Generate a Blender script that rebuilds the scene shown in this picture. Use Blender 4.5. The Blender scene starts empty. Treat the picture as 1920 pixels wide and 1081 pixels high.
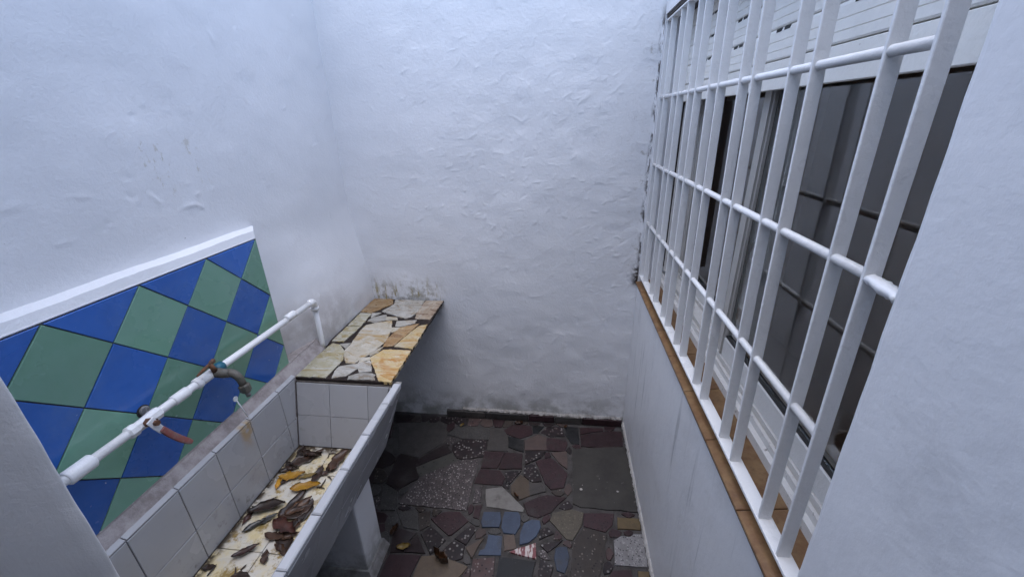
import bpy, bmesh, math, random
import numpy as np
from mathutils import Vector, Matrix

random.seed(7)
scene = bpy.context.scene
COL = scene.collection

# ------------------------------------------------------------------ camera
cam_data = bpy.data.cameras.new('camera')
cam_data.sensor_width = 36.0
cam_data.sensor_fit = 'HORIZONTAL'
cam_data.lens = 14.326
cam_data.clip_start = 0.02
cam_data.clip_end = 500.0
cam = bpy.data.objects.new('camera', cam_data)
COL.objects.link(cam)
cam.matrix_world = Matrix((( 0.99316, -0.02567,  0.11392, 0.0),
                           ( 0.11506,  0.38406, -0.91611, 0.0),
                           (-0.02023,  0.92295,  0.38439, 1.67),
                           (0, 0, 0, 1)))
scene.camera = cam

# ------------------------------------------------------------------ sky and sun (overcast)
SUN_EL, SUN_AZ = math.radians(82), math.radians(195)
world = bpy.data.worlds.new('World')
scene.world = world
world.use_nodes = True
wn = world.node_tree
wn.nodes.clear()
sky = wn.nodes.new('ShaderNodeTexSky')
sky.sky_type = 'NISHITA'
sky.sun_disc = False
sky.sun_elevation = SUN_EL
sky.sun_rotation = SUN_AZ
sky.air_density = 1.0
sky.dust_density = 1.2
bg = wn.nodes.new('ShaderNodeBackground')
bg.inputs['Strength'].default_value = 0.15
wo = wn.nodes.new('ShaderNodeOutputWorld')
wn.links.new(sky.outputs[0], bg.inputs[0])
wn.links.new(bg.outputs[0], wo.inputs[0])

sun_data = bpy.data.lights.new('sun', 'SUN')
sun_data.energy = 0.6
sun_data.angle = math.radians(90)
sun_data.color = (1.0, 0.97, 0.94)
sun = bpy.data.objects.new('sun', sun_data)
COL.objects.link(sun)
# Nishita: rotation 0 = sun towards +Y, growing clockwise seen from above
sd = Vector((math.sin(SUN_AZ) * math.cos(SUN_EL), math.cos(SUN_AZ) * math.cos(SUN_EL), math.sin(SUN_EL)))
sun.rotation_euler = sd.to_track_quat('Z', 'Y').to_euler()
sun.location = sd * 10

scene.view_settings.view_transform = 'Standard'
scene.view_settings.look = 'None'
scene.view_settings.exposure = 1.88
scene.view_settings.gamma = 1.0
scene.render.engine = 'CYCLES'
scene.cycles.max_bounces = 10
scene.cycles.diffuse_bounces = 6
scene.cycles.transmission_bounces = 8

FLOOR = [
    ('terrazzo_light', [(-0.727, 1.319), (-0.401, 1.315), (-0.401, 1.627), (-0.513, 1.593), (-0.675, 1.472)]),
    ('grey_green', [(-0.718, 1.533), (-0.554, 1.648), (-0.513, 1.593), (-0.673, 1.478)]),
    ('maroon_dark', [(-0.717, 1.596), (-0.609, 1.711), (-0.559, 1.659), (-0.719, 1.544)]),
    ('terrazzo_black', [(-0.563, 1.703), (-0.523, 1.756), (-0.379, 1.759), (-0.377, 1.644), (-0.48, 1.611), (-0.519, 1.621), (-0.556, 1.672)]),
    ('granite', [(-0.575, 1.85), (-0.381, 1.861), (-0.375, 1.766), (-0.525, 1.765), (-0.615, 1.787)]),
    ('grey', [(-0.373, 1.854), (-0.305, 1.861), (-0.271, 1.802), (-0.254, 1.695), (-0.365, 1.69)]),
    ('maroon', [(-0.295, 1.848), (-0.241, 1.898), (-0.142, 1.897), (-0.129, 1.833), (-0.201, 1.795), (-0.272, 1.825)]),
    ('black', [(-0.13, 1.898), (-0.065, 1.904), (-0.097, 1.849), (-0.124, 1.843)]),
    ('terrazzo_black', [(-0.078, 1.854), (-0.043, 1.899), (0.04, 1.907), (0.056, 1.835), (-0.022, 1.825)]),
    ('black', [(0.061, 1.909), (0.132, 1.908), (0.133, 1.784), (0.09, 1.786), (0.062, 1.847)]),
    ('maroon', [(0.145, 1.909), (0.273, 1.917), (0.271, 1.897), (0.147, 1.859)]),
    ('maroon', [(0.145, 1.848), (0.285, 1.89), (0.376, 1.903), (0.371, 1.791), (0.273, 1.763), (0.146, 1.77)]),
    ('black', [(-0.263, 1.799), (-0.176, 1.78), (-0.168, 1.697), (-0.25, 1.724)]),
    ('pink', [(-0.166, 1.776), (-0.098, 1.828), (-0.05, 1.813), (-0.046, 1.72), (-0.16, 1.71)]),
    ('maroon_speck', [(-0.044, 1.807), (0.059, 1.804), (0.068, 1.775), (0.054, 1.721), (-0.041, 1.719)]),
    ('maroon', [(-0.378, 1.677), (-0.268, 1.681), (-0.295, 1.571), (-0.376, 1.566)]),
    ('maroon', [(-0.26, 1.678), (-0.173, 1.678), (-0.167, 1.581), (-0.284, 1.57)]),
    ('maroon', [(-0.378, 1.554), (-0.278, 1.557), (-0.246, 1.514), (-0.257, 1.471), (-0.392, 1.468)]),
    ('terrazzo_black', [(-0.249, 1.549), (-0.169, 1.564), (-0.216, 1.481), (-0.235, 1.494)]),
    ('terrazzo_black', [(-0.157, 1.699), (-0.05, 1.707), (-0.071, 1.664), (-0.148, 1.613)]),
    ('terrazzo_black', [(-0.151, 1.597), (-0.104, 1.618), (-0.059, 1.513), (-0.105, 1.502), (-0.149, 1.534)]),
    ('maroon_speck', [(-0.096, 1.633), (-0.022, 1.664), (0.001, 1.65), (0.066, 1.568), (0.049, 1.486), (-0.012, 1.468), (-0.042, 1.503)]),
    ('pink', [(-0.016, 1.699), (0.063, 1.716), (0.067, 1.6), (0.023, 1.641)]),
    ('tan', [(-0.206, 1.466), (-0.167, 1.537), (-0.126, 1.505), (-0.115, 1.422), (-0.169, 1.39), (-0.201, 1.427)]),
    ('grey', [(-0.118, 1.493), (-0.063, 1.499), (-0.04, 1.453), (-0.111, 1.423)]),
    ('white', [(-0.327, 1.435), (-0.25, 1.454), (-0.212, 1.417), (-0.137, 1.35), (-0.14, 1.332), (-0.235, 1.341), (-0.306, 1.342)]),
    ('maroon_speck', [(-0.136, 1.376), (-0.035, 1.432), (0.005, 1.427), (0.061, 1.428), (0.026, 1.393), (-0.009, 1.345), (-0.065, 1.31), (-0.111, 1.318)]),
    ('terrazzo_light', [(-0.389, 1.452), (-0.351, 1.452), (-0.343, 1.366), (-0.377, 1.355)]),
    ('maroon_speck', [(-0.362, 1.341), (-0.331, 1.344), (-0.334, 1.278), (-0.359, 1.284)]),
    ('blue', [(-0.315, 1.31), (-0.243, 1.315), (-0.234, 1.28), (-0.238, 1.246), (-0.308, 1.239), (-0.317, 1.263)]),
    ('blue', [(-0.22, 1.32), (-0.161, 1.324), (-0.149, 1.305), (-0.146, 1.26), (-0.162, 1.22), (-0.212, 1.223), (-0.223, 1.248)]),
    ('blue', [(-0.125, 1.272), (-0.094, 1.291), (-0.06, 1.291), (-0.054, 1.261), (-0.071, 1.22), (-0.098, 1.19), (-0.136, 1.175), (-0.137, 1.225)]),
    ('blue', [(-0.278, 1.202), (-0.219, 1.201), (-0.213, 1.121), (-0.302, 1.114), (-0.298, 1.134), (-0.28, 1.14), (-0.274, 1.161)]),
    ('pink_tan', [(-0.21, 1.205), (-0.168, 1.215), (-0.151, 1.158), (-0.197, 1.143)]),
    ('beige', [(0.001, 1.338), (0.091, 1.362), (0.137, 1.351), (0.125, 1.291), (0.085, 1.218), (0.061, 1.221), (-0.01, 1.298)]),
    ('maroon_speck', [(0.142, 1.35), (0.274, 1.36), (0.26, 1.305), (0.228, 1.271), (0.139, 1.287)]),
    ('brown_terrazzo', [(0.135, 1.274), (0.233, 1.253), (0.21, 1.156), (0.183, 1.066), (0.078, 1.055), (0.088, 1.201)]),
    ('yellow', [(0.292, 1.343), (0.387, 1.346), (0.38, 1.294), (0.287, 1.29)]),
    ('terrazzo_white', [(0.263, 1.23), (0.297, 1.253), (0.332, 1.249), (0.349, 1.267), (0.388, 1.271), (0.381, 1.135), (0.255, 1.129)]),
    ('slab', [(0.098, 1.738), (0.379, 1.777), (0.387, 1.545), (0.383, 1.384), (0.131, 1.383), (0.094, 1.4)]),
    ('maroon_speck', [(-0.547, 1.253), (-0.502, 1.29), (-0.429, 1.299), (-0.381, 1.261), (-0.437, 1.192), (-0.451, 1.187)]),
    ('terrazzo_black', [(-0.569, 1.177), (-0.539, 1.216), (-0.459, 1.161), (-0.506, 1.095)]),
    ('terrazzo_black', [(-0.418, 1.174), (-0.359, 1.242), (-0.336, 1.22), (-0.364, 1.152)]),
    ('terrazzo_black', [(-0.467, 1.097), (-0.422, 1.163), (-0.37, 1.146), (-0.369, 1.093), (-0.401, 1.079)]),
    ('maroon_dark', [(-0.7, 1.196), (-0.597, 1.18), (-0.621, 1.131), (-0.621, 1.096), (-0.675, 1.087)]),
    ('maroon_dark', [(-0.587, 1.175), (-0.529, 1.097), (-0.614, 1.095), (-0.613, 1.13)]),
    ('granite', [(-0.718, 1.275), (-0.629, 1.284), (-0.596, 1.198), (-0.66, 1.204)]),
    ('brown_terrazzo', [(-0.614, 1.276), (-0.564, 1.29), (-0.548, 1.225), (-0.583, 1.196)]),
    ('maroon', [(-0.674, 1.075), (-0.546, 1.084), (-0.562, 0.989), (-0.679, 0.977)]),
    ('tan', [(-0.536, 1.082), (-0.463, 1.096), (-0.341, 1.061), (-0.37, 1.009), (-0.546, 0.991)]),
    ('pink_tan', [(-0.361, 1.137), (-0.296, 1.187), (-0.327, 1.097)]),
    ('red_terrazzo', [(-0.319, 1.09), (-0.234, 1.105), (-0.228, 1.024), (-0.314, 1.015)]),
    ('black', [(-0.213, 1.111), (-0.067, 1.107), (-0.079, 1.039), (-0.214, 1.025)]),
    ('striped', [(-0.175, 1.138), (-0.072, 1.185), (-0.066, 1.121)]),
    ('terrazzo_black', [(-0.054, 1.249), (-0.021, 1.264), (0.005, 1.239), (-0.055, 1.206)]),
    ('terrazzo_black', [(-0.047, 1.18), (0.042, 1.21), (-0.017, 1.154)]),
    ('blue', [(0.016, 1.168), (0.031, 1.178), (0.061, 1.18), (0.069, 1.141), (0.062, 1.106), (0.051, 1.077), (0.022, 1.085), (0.013, 1.129)]),
    ('terrazzo_black', [(-0.044, 1.119), (0.005, 1.094), (-0.007, 1.046), (-0.053, 1.042)]),
    ('maroon', [(0.225, 1.07), (0.244, 1.101), (0.312, 1.112), (0.315, 1.08)]),
    ('yellow', [(0.344, 1.11), (0.382, 1.112), (0.382, 1.085), (0.343, 1.081)]),
    ('grey', [(-0.932, 1.853), (-0.665, 1.878), (-0.62, 1.787), (-0.629, 1.716), (-0.725, 1.607), (-0.834, 1.621)]),
    ('maroon_dark', [(-0.839, 1.609), (-0.724, 1.592), (-0.723, 1.538), (-0.679, 1.472), (-0.764, 1.392), (-0.834, 1.425)]),
    ('granite', [(-0.843, 1.404), (-0.758, 1.378), (-0.735, 1.318), (-0.733, 1.282), (-0.796, 1.276)]),
]
SHELF = [
    ('orange', [(-1.005, 1.947), (-0.901, 1.948), (-0.881, 1.885), (-0.949, 1.775), (-1.009, 1.789)]),
    ('grey', [(-0.881, 1.94), (-0.722, 1.945), (-0.714, 1.806), (-0.725, 1.751), (-0.751, 1.729), (-0.821, 1.76), (-0.898, 1.798), (-0.866, 1.886)]),
    ('brown', [(-0.711, 1.943), (-0.62, 1.945), (-0.626, 1.728), (-0.699, 1.732), (-0.716, 1.839)]),
    ('olive', [(-1.001, 1.768), (-0.944, 1.765), (-0.936, 1.633), (-0.999, 1.635)]),
    ('olive', [(-0.999, 1.622), (-0.936, 1.624), (-0.948, 1.487), (-0.999, 1.487)]),
    ('grey', [(-0.94, 1.772), (-0.899, 1.776), (-0.924, 1.726)]),
    ('grey', [(-0.925, 1.685), (-0.912, 1.732), (-0.861, 1.757), (-0.845, 1.701), (-0.881, 1.673)]),
    ('cream', [(-0.851, 1.737), (-0.797, 1.735), (-0.785, 1.711), (-0.843, 1.706)]),
    ('cream', [(-0.868, 1.674), (-0.809, 1.699), (-0.772, 1.601), (-0.759, 1.506), (-0.769, 1.449), (-0.792, 1.379), (-0.818, 1.323), (-0.849, 1.324), (-0.881, 1.371), (-0.903, 1.418), (-0.9, 1.462), (-0.914, 1.581), (-0.912, 1.646)]),
    ('grey', [(-0.779, 1.696), (-0.688, 1.713), (-0.687, 1.683), (-0.743, 1.645), (-0.767, 1.648)]),
    ('orange', [(-0.665, 1.675), (-0.683, 1.581), (-0.71, 1.469), (-0.75, 1.458), (-0.756, 1.54), (-0.738, 1.631)]),
    ('yellow', [(-0.622, 1.671), (-0.611, 1.552), (-0.614, 1.454), (-0.7, 1.465), (-0.674, 1.582), (-0.654, 1.655)]),
    ('cream', [(-0.778, 1.628), (-0.743, 1.633), (-0.75, 1.594), (-0.764, 1.588)]),
    ('yellow', [(-0.737, 1.432), (-0.62, 1.436), (-0.616, 1.31), (-0.613, 1.207), (-0.662, 1.215), (-0.707, 1.283), (-0.768, 1.366)]),
    ('olive', [(-0.986, 1.467), (-0.948, 1.458), (-0.9, 1.4), (-0.876, 1.343), (-0.877, 1.285), (-0.88, 1.233), (-0.881, 1.22), (-0.999, 1.219), (-1.007, 1.234), (-0.998, 1.354)]),
    ('grey', [(-0.864, 1.292), (-0.802, 1.321), (-0.785, 1.289), (-0.809, 1.236), (-0.852, 1.22), (-0.865, 1.263)]),
    ('grey', [(-0.8, 1.328), (-0.755, 1.339), (-0.722, 1.275), (-0.764, 1.262), (-0.781, 1.289)]),
    ('grey', [(-0.793, 1.234), (-0.761, 1.256), (-0.708, 1.257), (-0.685, 1.221), (-0.787, 1.216)]),
    ('grey', [(-0.946, 1.462), (-0.91, 1.473), (-0.911, 1.433)]),
    ('cream', [(-0.786, 1.401), (-0.752, 1.449), (-0.753, 1.412), (-0.774, 1.384)]),
    ('cream', [(-0.802, 1.356), (-0.771, 1.37), (-0.765, 1.352), (-0.797, 1.329)]),
]
LEAVES = [
    (-0.952, 1.068, -0.969, 1.121, 'd'),
    (-0.954, 1.039, -0.891, 1.086, 'd'),
    (-0.906, 1.067, -0.882, 1.101, 'b'),
    (-0.795, 1.027, -0.785, 1.099, 'b'),
    (-0.818, 1.004, -0.799, 1.052, 'd'),
    (-0.836, 0.969, -0.841, 1.028, 'd'),
    (-0.888, 0.977, -0.849, 0.997, 'o'),
    (-0.955, 0.974, -0.896, 0.994, 'y'),
    (-0.978, 0.996, -0.93, 1.013, 'd'),
    (-0.947, 0.931, -0.962, 0.971, 'y'),
    (-0.941, 0.949, -0.931, 0.978, 'd'),
    (-0.879, 0.928, -0.814, 0.951, 'y'),
    (-0.865, 0.841, -0.845, 0.92, 'd'),
    (-0.843, 0.842, -0.81, 0.895, 'b'),
    (-0.851, 0.83, -0.792, 0.868, 'd'),
    (-0.959, 0.832, -0.89, 0.865, 'd'),
    (-0.967, 0.797, -0.976, 0.844, 'r'),
    (-0.94, 0.771, -0.91, 0.807, 'g'),
    (-0.908, 0.799, -0.883, 0.829, 'g'),
    (-0.857, 0.802, -0.789, 0.779, 'r'),
    (-0.823, 0.765, -0.775, 0.721, 'd'),
    (-0.803, 0.804, -0.788, 0.854, 'd'),
    (-0.806, 0.759, -0.775, 0.778, 'b'),
    (-0.911, 0.694, -0.873, 0.726, 'r'),
    (-0.983, 0.653, -0.954, 0.661, 'd'),
    (-0.877, 0.64, -0.837, 0.644, 'd'),
    (-0.816, 0.687, -0.83, 0.716, 'b'),
    (-0.939, 1.086, -0.879, 1.079, 'd'),
    (-0.808, 0.774, -0.799, 0.829, 'b'),
    (-0.793, 0.827, -0.797, 0.888, 'd'),
    (-1.017, 0.842, -0.97, 0.832, 'd'),
    (-0.862, 0.765, -0.814, 0.762, 'b'),
    (-1.005, 1.035, -0.95, 1.006, 'd'),
    (-0.814, 0.735, -0.774, 0.712, 'b'),
]
TWIGS = [
    (-0.949, 0.872, -0.924, 0.896),
    (-0.9, 0.941, -0.879, 0.962),
    (-0.799, 0.943, -0.798, 0.983),
    (-0.797, 0.993, -0.775, 0.98),
    (-0.842, 1.075, -0.853, 1.102),
    (-0.871, 0.66, -0.864, 0.675),
    (-0.875, 0.637, -0.89, 0.666),
    (-0.953, 0.636, -0.951, 0.667),
    (-0.847, 1.096, -0.821, 1.096),
    (-0.81, 0.946, -0.78, 0.943),
    (-0.922, 0.86, -0.926, 0.886),
]
# ------------------------------------------------------------------ helpers
def tag(o, label=None, cat=None, group=None, kind=None):
    if label: o['label'] = label
    if cat: o['category'] = cat
    if group: o['group'] = group
    if kind: o['kind'] = kind
    return o

def empty(name, loc, label, cat, group=None):
    o = bpy.data.objects.new(name, None)
    o.empty_display_size = 0.05
    o.location = loc
    COL.objects.link(o)
    return tag(o, label, cat, group)

def world_loc(o):
    v = Vector((0, 0, 0))
    while o is not None:
        v += o.location
        o = o.parent
    return v

def link(name, me, mat, parent=None, smooth=False):
    """mesh data given in world coordinates; the object is placed so that they stay put"""
    o = bpy.data.objects.new(name, me)
    COL.objects.link(o)
    if mat is not None and not me.materials:
        me.materials.append(mat)
    if smooth:
        me.polygons.foreach_set('use_smooth', [True] * len(me.polygons))
    if parent is not None:
        o.parent = parent
        me.transform(Matrix.Translation(-world_loc(parent)))
    return o

def from_bm(name, bm, mat, parent=None, smooth=False):
    bmesh.ops.recalc_face_normals(bm, faces=bm.faces[:])
    me = bpy.data.meshes.new(name)
    bm.to_mesh(me)
    bm.free()
    return link(name, me, mat, parent, smooth)

def add_box(bm, a, b, bevel=0.0, seg=1):
    vs = [bm.verts.new((x, y, z)) for x in (a[0], b[0]) for y in (a[1], b[1]) for z in (a[2], b[2])]
    fs = []
    for q in ((0,1,3,2), (4,6,7,5), (0,4,5,1), (2,3,7,6), (0,2,6,4), (1,5,7,3)):
        fs.append(bm.faces.new([vs[i] for i in q]))
    if bevel:
        es = list({e for f in fs for e in f.edges})
        bmesh.ops.bevel(bm, geom=es, offset=bevel, segments=seg, affect='EDGES', profile=0.6)

def box(name, a, b, mat, parent=None, bevel=0.0, seg=1):
    bm = bmesh.new()
    add_box(bm, a, b, bevel, seg)
    return from_bm(name, bm, mat, parent)

def add_tube(bm, pts, radii, n=14, cap=True):
    """a swept tube through pts, with a radius for each point"""
    pts = [Vector(p) for p in pts]
    if not hasattr(radii, '__len__'):
        radii = [radii] * len(pts)
    rings = []
    ref = None
    for i, p in enumerate(pts):
        t = (pts[min(i + 1, len(pts) - 1)] - pts[max(i - 1, 0)]).normalized()
        if ref is None:
            ref = Vector((0, 0, 1)) if abs(t.z) < 0.9 else Vector((1, 0, 0))
        u = (ref - t * ref.dot(t)).normalized()
        ref = u
        v = t.cross(u)
        rings.append([bm.verts.new(p + (u * math.cos(2 * math.pi * k / n) + v * math.sin(2 * math.pi * k / n)) * radii[i]) for k in range(n)])
    for a, b in zip(rings[:-1], rings[1:]):
        for k in range(n):
            bm.faces.new((a[k], a[(k + 1) % n], b[(k + 1) % n], b[k]))
    if cap:
        bm.faces.new(rings[0][::-1])
        bm.faces.new(rings[-1])

def tube(name, pts, radii, mat, parent=None, n=14, smooth=True):
    bm = bmesh.new()
    add_tube(bm, pts, radii, n)
    o = from_bm(name, bm, mat, parent, False)
    if smooth:
        for p in o.data.polygons:
            p.use_smooth = len(p.vertices) == 4
    return o

def area2(poly):
    return sum(poly[i][0] * poly[(i + 1) % len(poly)][1] - poly[(i + 1) % len(poly)][0] * poly[i][1] for i in range(len(poly)))

def plate(name, poly, O, U, V, t, mat, parent=None, bevel=0.0, below=0.0, jitter=0.0, split=0.0, rough_edge=0.0):
    """a polygon in the plane O + a U + b V, standing t proud of it along U x V and reaching 'below' under it"""
    O, U, V = Vector(O), Vector(U).normalized(), Vector(V).normalized()
    N = U.cross(V).normalized()
    if area2(poly) < 0:
        poly = poly[::-1]
    if split:
        out = []
        rnd = random.Random(len(poly) * 31 + int(abs(poly[0][0]) * 1e4))
        for i, a in enumerate(poly):
            b = poly[(i + 1) % len(poly)]
            L = math.hypot(b[0] - a[0], b[1] - a[1])
            k = max(1, int(L / split))
            out.append(a)
            for j in range(1, k):
                f = j / k
                w = rough_edge * rnd.uniform(-1, 1)
                out.append((a[0] + (b[0] - a[0]) * f - (b[1] - a[1]) / L * w, a[1] + (b[1] - a[1]) * f + (b[0] - a[0]) / L * w))
        poly = out
    tx, ty = (random.uniform(-jitter, jitter), random.uniform(-jitter, jitter)) if jitter else (0, 0)
    cx = sum(p[0] for p in poly) / len(poly)
    cy = sum(p[1] for p in poly) / len(poly)
    bm = bmesh.new()
    top = [bm.verts.new(O + U * a + V * b + N * (t + tx * (a - cx) + ty * (b - cy))) for a, b in poly]
    bot = [bm.verts.new(O + U * a + V * b - N * below) for a, b in poly]
    ft = bm.faces.new(top)
    bm.faces.new(bot[::-1])
    n = len(poly)
    for i in range(n):
        bm.faces.new((bot[i], bot[(i + 1) % n], top[(i + 1) % n], top[i]))
    if bevel:
        bmesh.ops.bevel(bm, geom=list(ft.edges), offset=bevel, segments=1, affect='EDGES', profile=0.5)
    return from_bm(name, bm, mat, parent)

def clip(poly, x0, y0, x1, y1):
    def half(pl, f, inter):
        out = []
        for i, a in enumerate(pl):
            b = pl[(i + 1) % len(pl)]
            fa, fb = f(a), f(b)
            if fa >= 0: out.append(a)
            if (fa >= 0) != (fb >= 0):
                k = fa / (fa - fb)
                out.append((a[0] + (b[0] - a[0]) * k, a[1] + (b[1] - a[1]) * k))
        return out
    for f in (lambda p: p[0] - x0, lambda p: x1 - p[0], lambda p: p[1] - y0, lambda p: y1 - p[1]):
        poly = half(poly, f, None)
        if len(poly) < 3: return []
    return poly

def shrink(poly, d):
    """move each edge of a convex polygon inwards by d"""
    if area2(poly) < 0: poly = poly[::-1]
    n = len(poly)
    lines = []
    for i in range(n):
        a, b = poly[i], poly[(i + 1) % n]
        L = math.hypot(b[0] - a[0], b[1] - a[1])
        if L < 1e-6: continue
        nx, ny = -(b[1] - a[1]) / L, (b[0] - a[0]) / L
        lines.append((nx, ny, nx * a[0] + ny * a[1] + d))
    out = []
    for i in range(len(lines)):
        n1, n2 = lines[i - 1], lines[i]
        det = n1[0] * n2[1] - n1[1] * n2[0]
        if abs(det) < 1e-6: continue
        out.append(((n1[2] * n2[1] - n1[1] * n2[2]) / det, (n1[0] * n2[2] - n1[2] * n2[0]) / det))
    return out

# ------------------------------------------------------------------ numpy relief for the plaster
def vnoise(u, v, seed):
    rng = np.random.RandomState(seed)
    T = rng.rand(64, 64)
    iu, iv = np.floor(u).astype(int), np.floor(v).astype(int)
    fu, fv = u - iu, v - iv
    fu = fu * fu * fu * (fu * (fu * 6 - 15) + 10)
    fv = fv * fv * fv * (fv * (fv * 6 - 15) + 10)
    a, b = T[iu % 64, iv % 64], T[(iu + 1) % 64, iv % 64]
    c, d = T[iu % 64, (iv + 1) % 64], T[(iu + 1) % 64, (iv + 1) % 64]
    return (a * (1 - fu) + b * fu) * (1 - fv) + (c * (1 - fu) + d * fu) * fv - 0.5

def relief(A, B, seed, swell, strokes, amp, zone=None):
    """height field: slow swells, medium lumps and one-sided trowel lips"""
    h = swell * (vnoise(A * 5 + 3, B * 5 + 7, seed) * 2.0 + vnoise(A * 11, B * 14 + 5, seed + 1) * 1.1 + vnoise(A * 26, B * 30, seed + 2) * 0.28)
    rng = np.random.RandomState(seed + 9)
    a0, a1, b0, b1 = A.min(), A.max(), B.min(), B.max()
    av, bv = A[:, 0], B[0, :]
    for _ in range(strokes):
        ca, cb = rng.uniform(a0, a1), rng.uniform(b0, min(b1, 2.3))
        if zone is not None and rng.rand() > zone(ca, cb): continue
        ang = rng.normal(0.35, 0.7)
        L = rng.uniform(0.014, 0.06) * (1.8 if rng.rand() < 0.15 else 1)
        w = rng.uniform(0.003, 0.011)
        amp_i = amp * rng.uniform(0.15, 1.0) ** 2.2 * (1 if rng.rand() < 0.75 else -1)
        cv = rng.normal(0, 6)
        i0, i1 = np.searchsorted(av, [ca - 0.09, ca + 0.09])
        j0, j1 = np.searchsorted(bv, [cb - 0.09, cb + 0.09])
        if i1 <= i0 or j1 <= j0: continue
        da, db = A[i0:i1, j0:j1] - ca, B[i0:i1, j0:j1] - cb
        s = da * math.cos(ang) + db * math.sin(ang)
        t = -da * math.sin(ang) + db * math.cos(ang) + cv * s * s
        env = np.clip(1 - (2 * s / L) ** 2, 0, 1)
        prof = np.where(t > 0, np.exp(-t / w), np.exp(t / (w * 0.22)))
        h[i0:i1, j0:j1] += amp_i * env * prof
    return h

def relief_wall(name, A1, B1, H, place, depth, mat):
    """closed slab: front is the relief grid, place(a, b, h) gives the point"""
    na, nb = len(A1), len(B1)
    front = place(*np.meshgrid(A1, B1, indexing='ij'), H).reshape(-1, 3)
    idx = np.arange(na * nb).reshape(na, nb)
    quads = np.stack([idx[:-1, :-1], idx[1:, :-1], idx[1:, 1:], idx[:-1, 1:]], -1).reshape(-1, 4)
    ring = np.concatenate([idx[:, 0], idx[-1, 1:], idx[-2::-1, -1], idx[0, -2:0:-1]])
    back = front[ring] + np.array(depth)
    n0 = na * nb
    m = len(ring)
    side = [(int(ring[i]), n0 + i, n0 + (i + 1) % m, int(ring[(i + 1) % m])) for i in range(m)]
    me = bpy.data.meshes.new(name)
    me.from_pydata(np.concatenate([front, back]).tolist(), [], quads.tolist() + side + [tuple(n0 + i for i in range(m))])
    bm = bmesh.new(); bm.from_mesh(me)
    bmesh.ops.recalc_face_normals(bm, faces=bm.faces[:])
    bm.to_mesh(me); bm.free()
    me.polygons.foreach_set('use_smooth', [len(p.vertices) == 4 and p.index < len(quads) for p in me.polygons])
    return link(name, me, mat)

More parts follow.
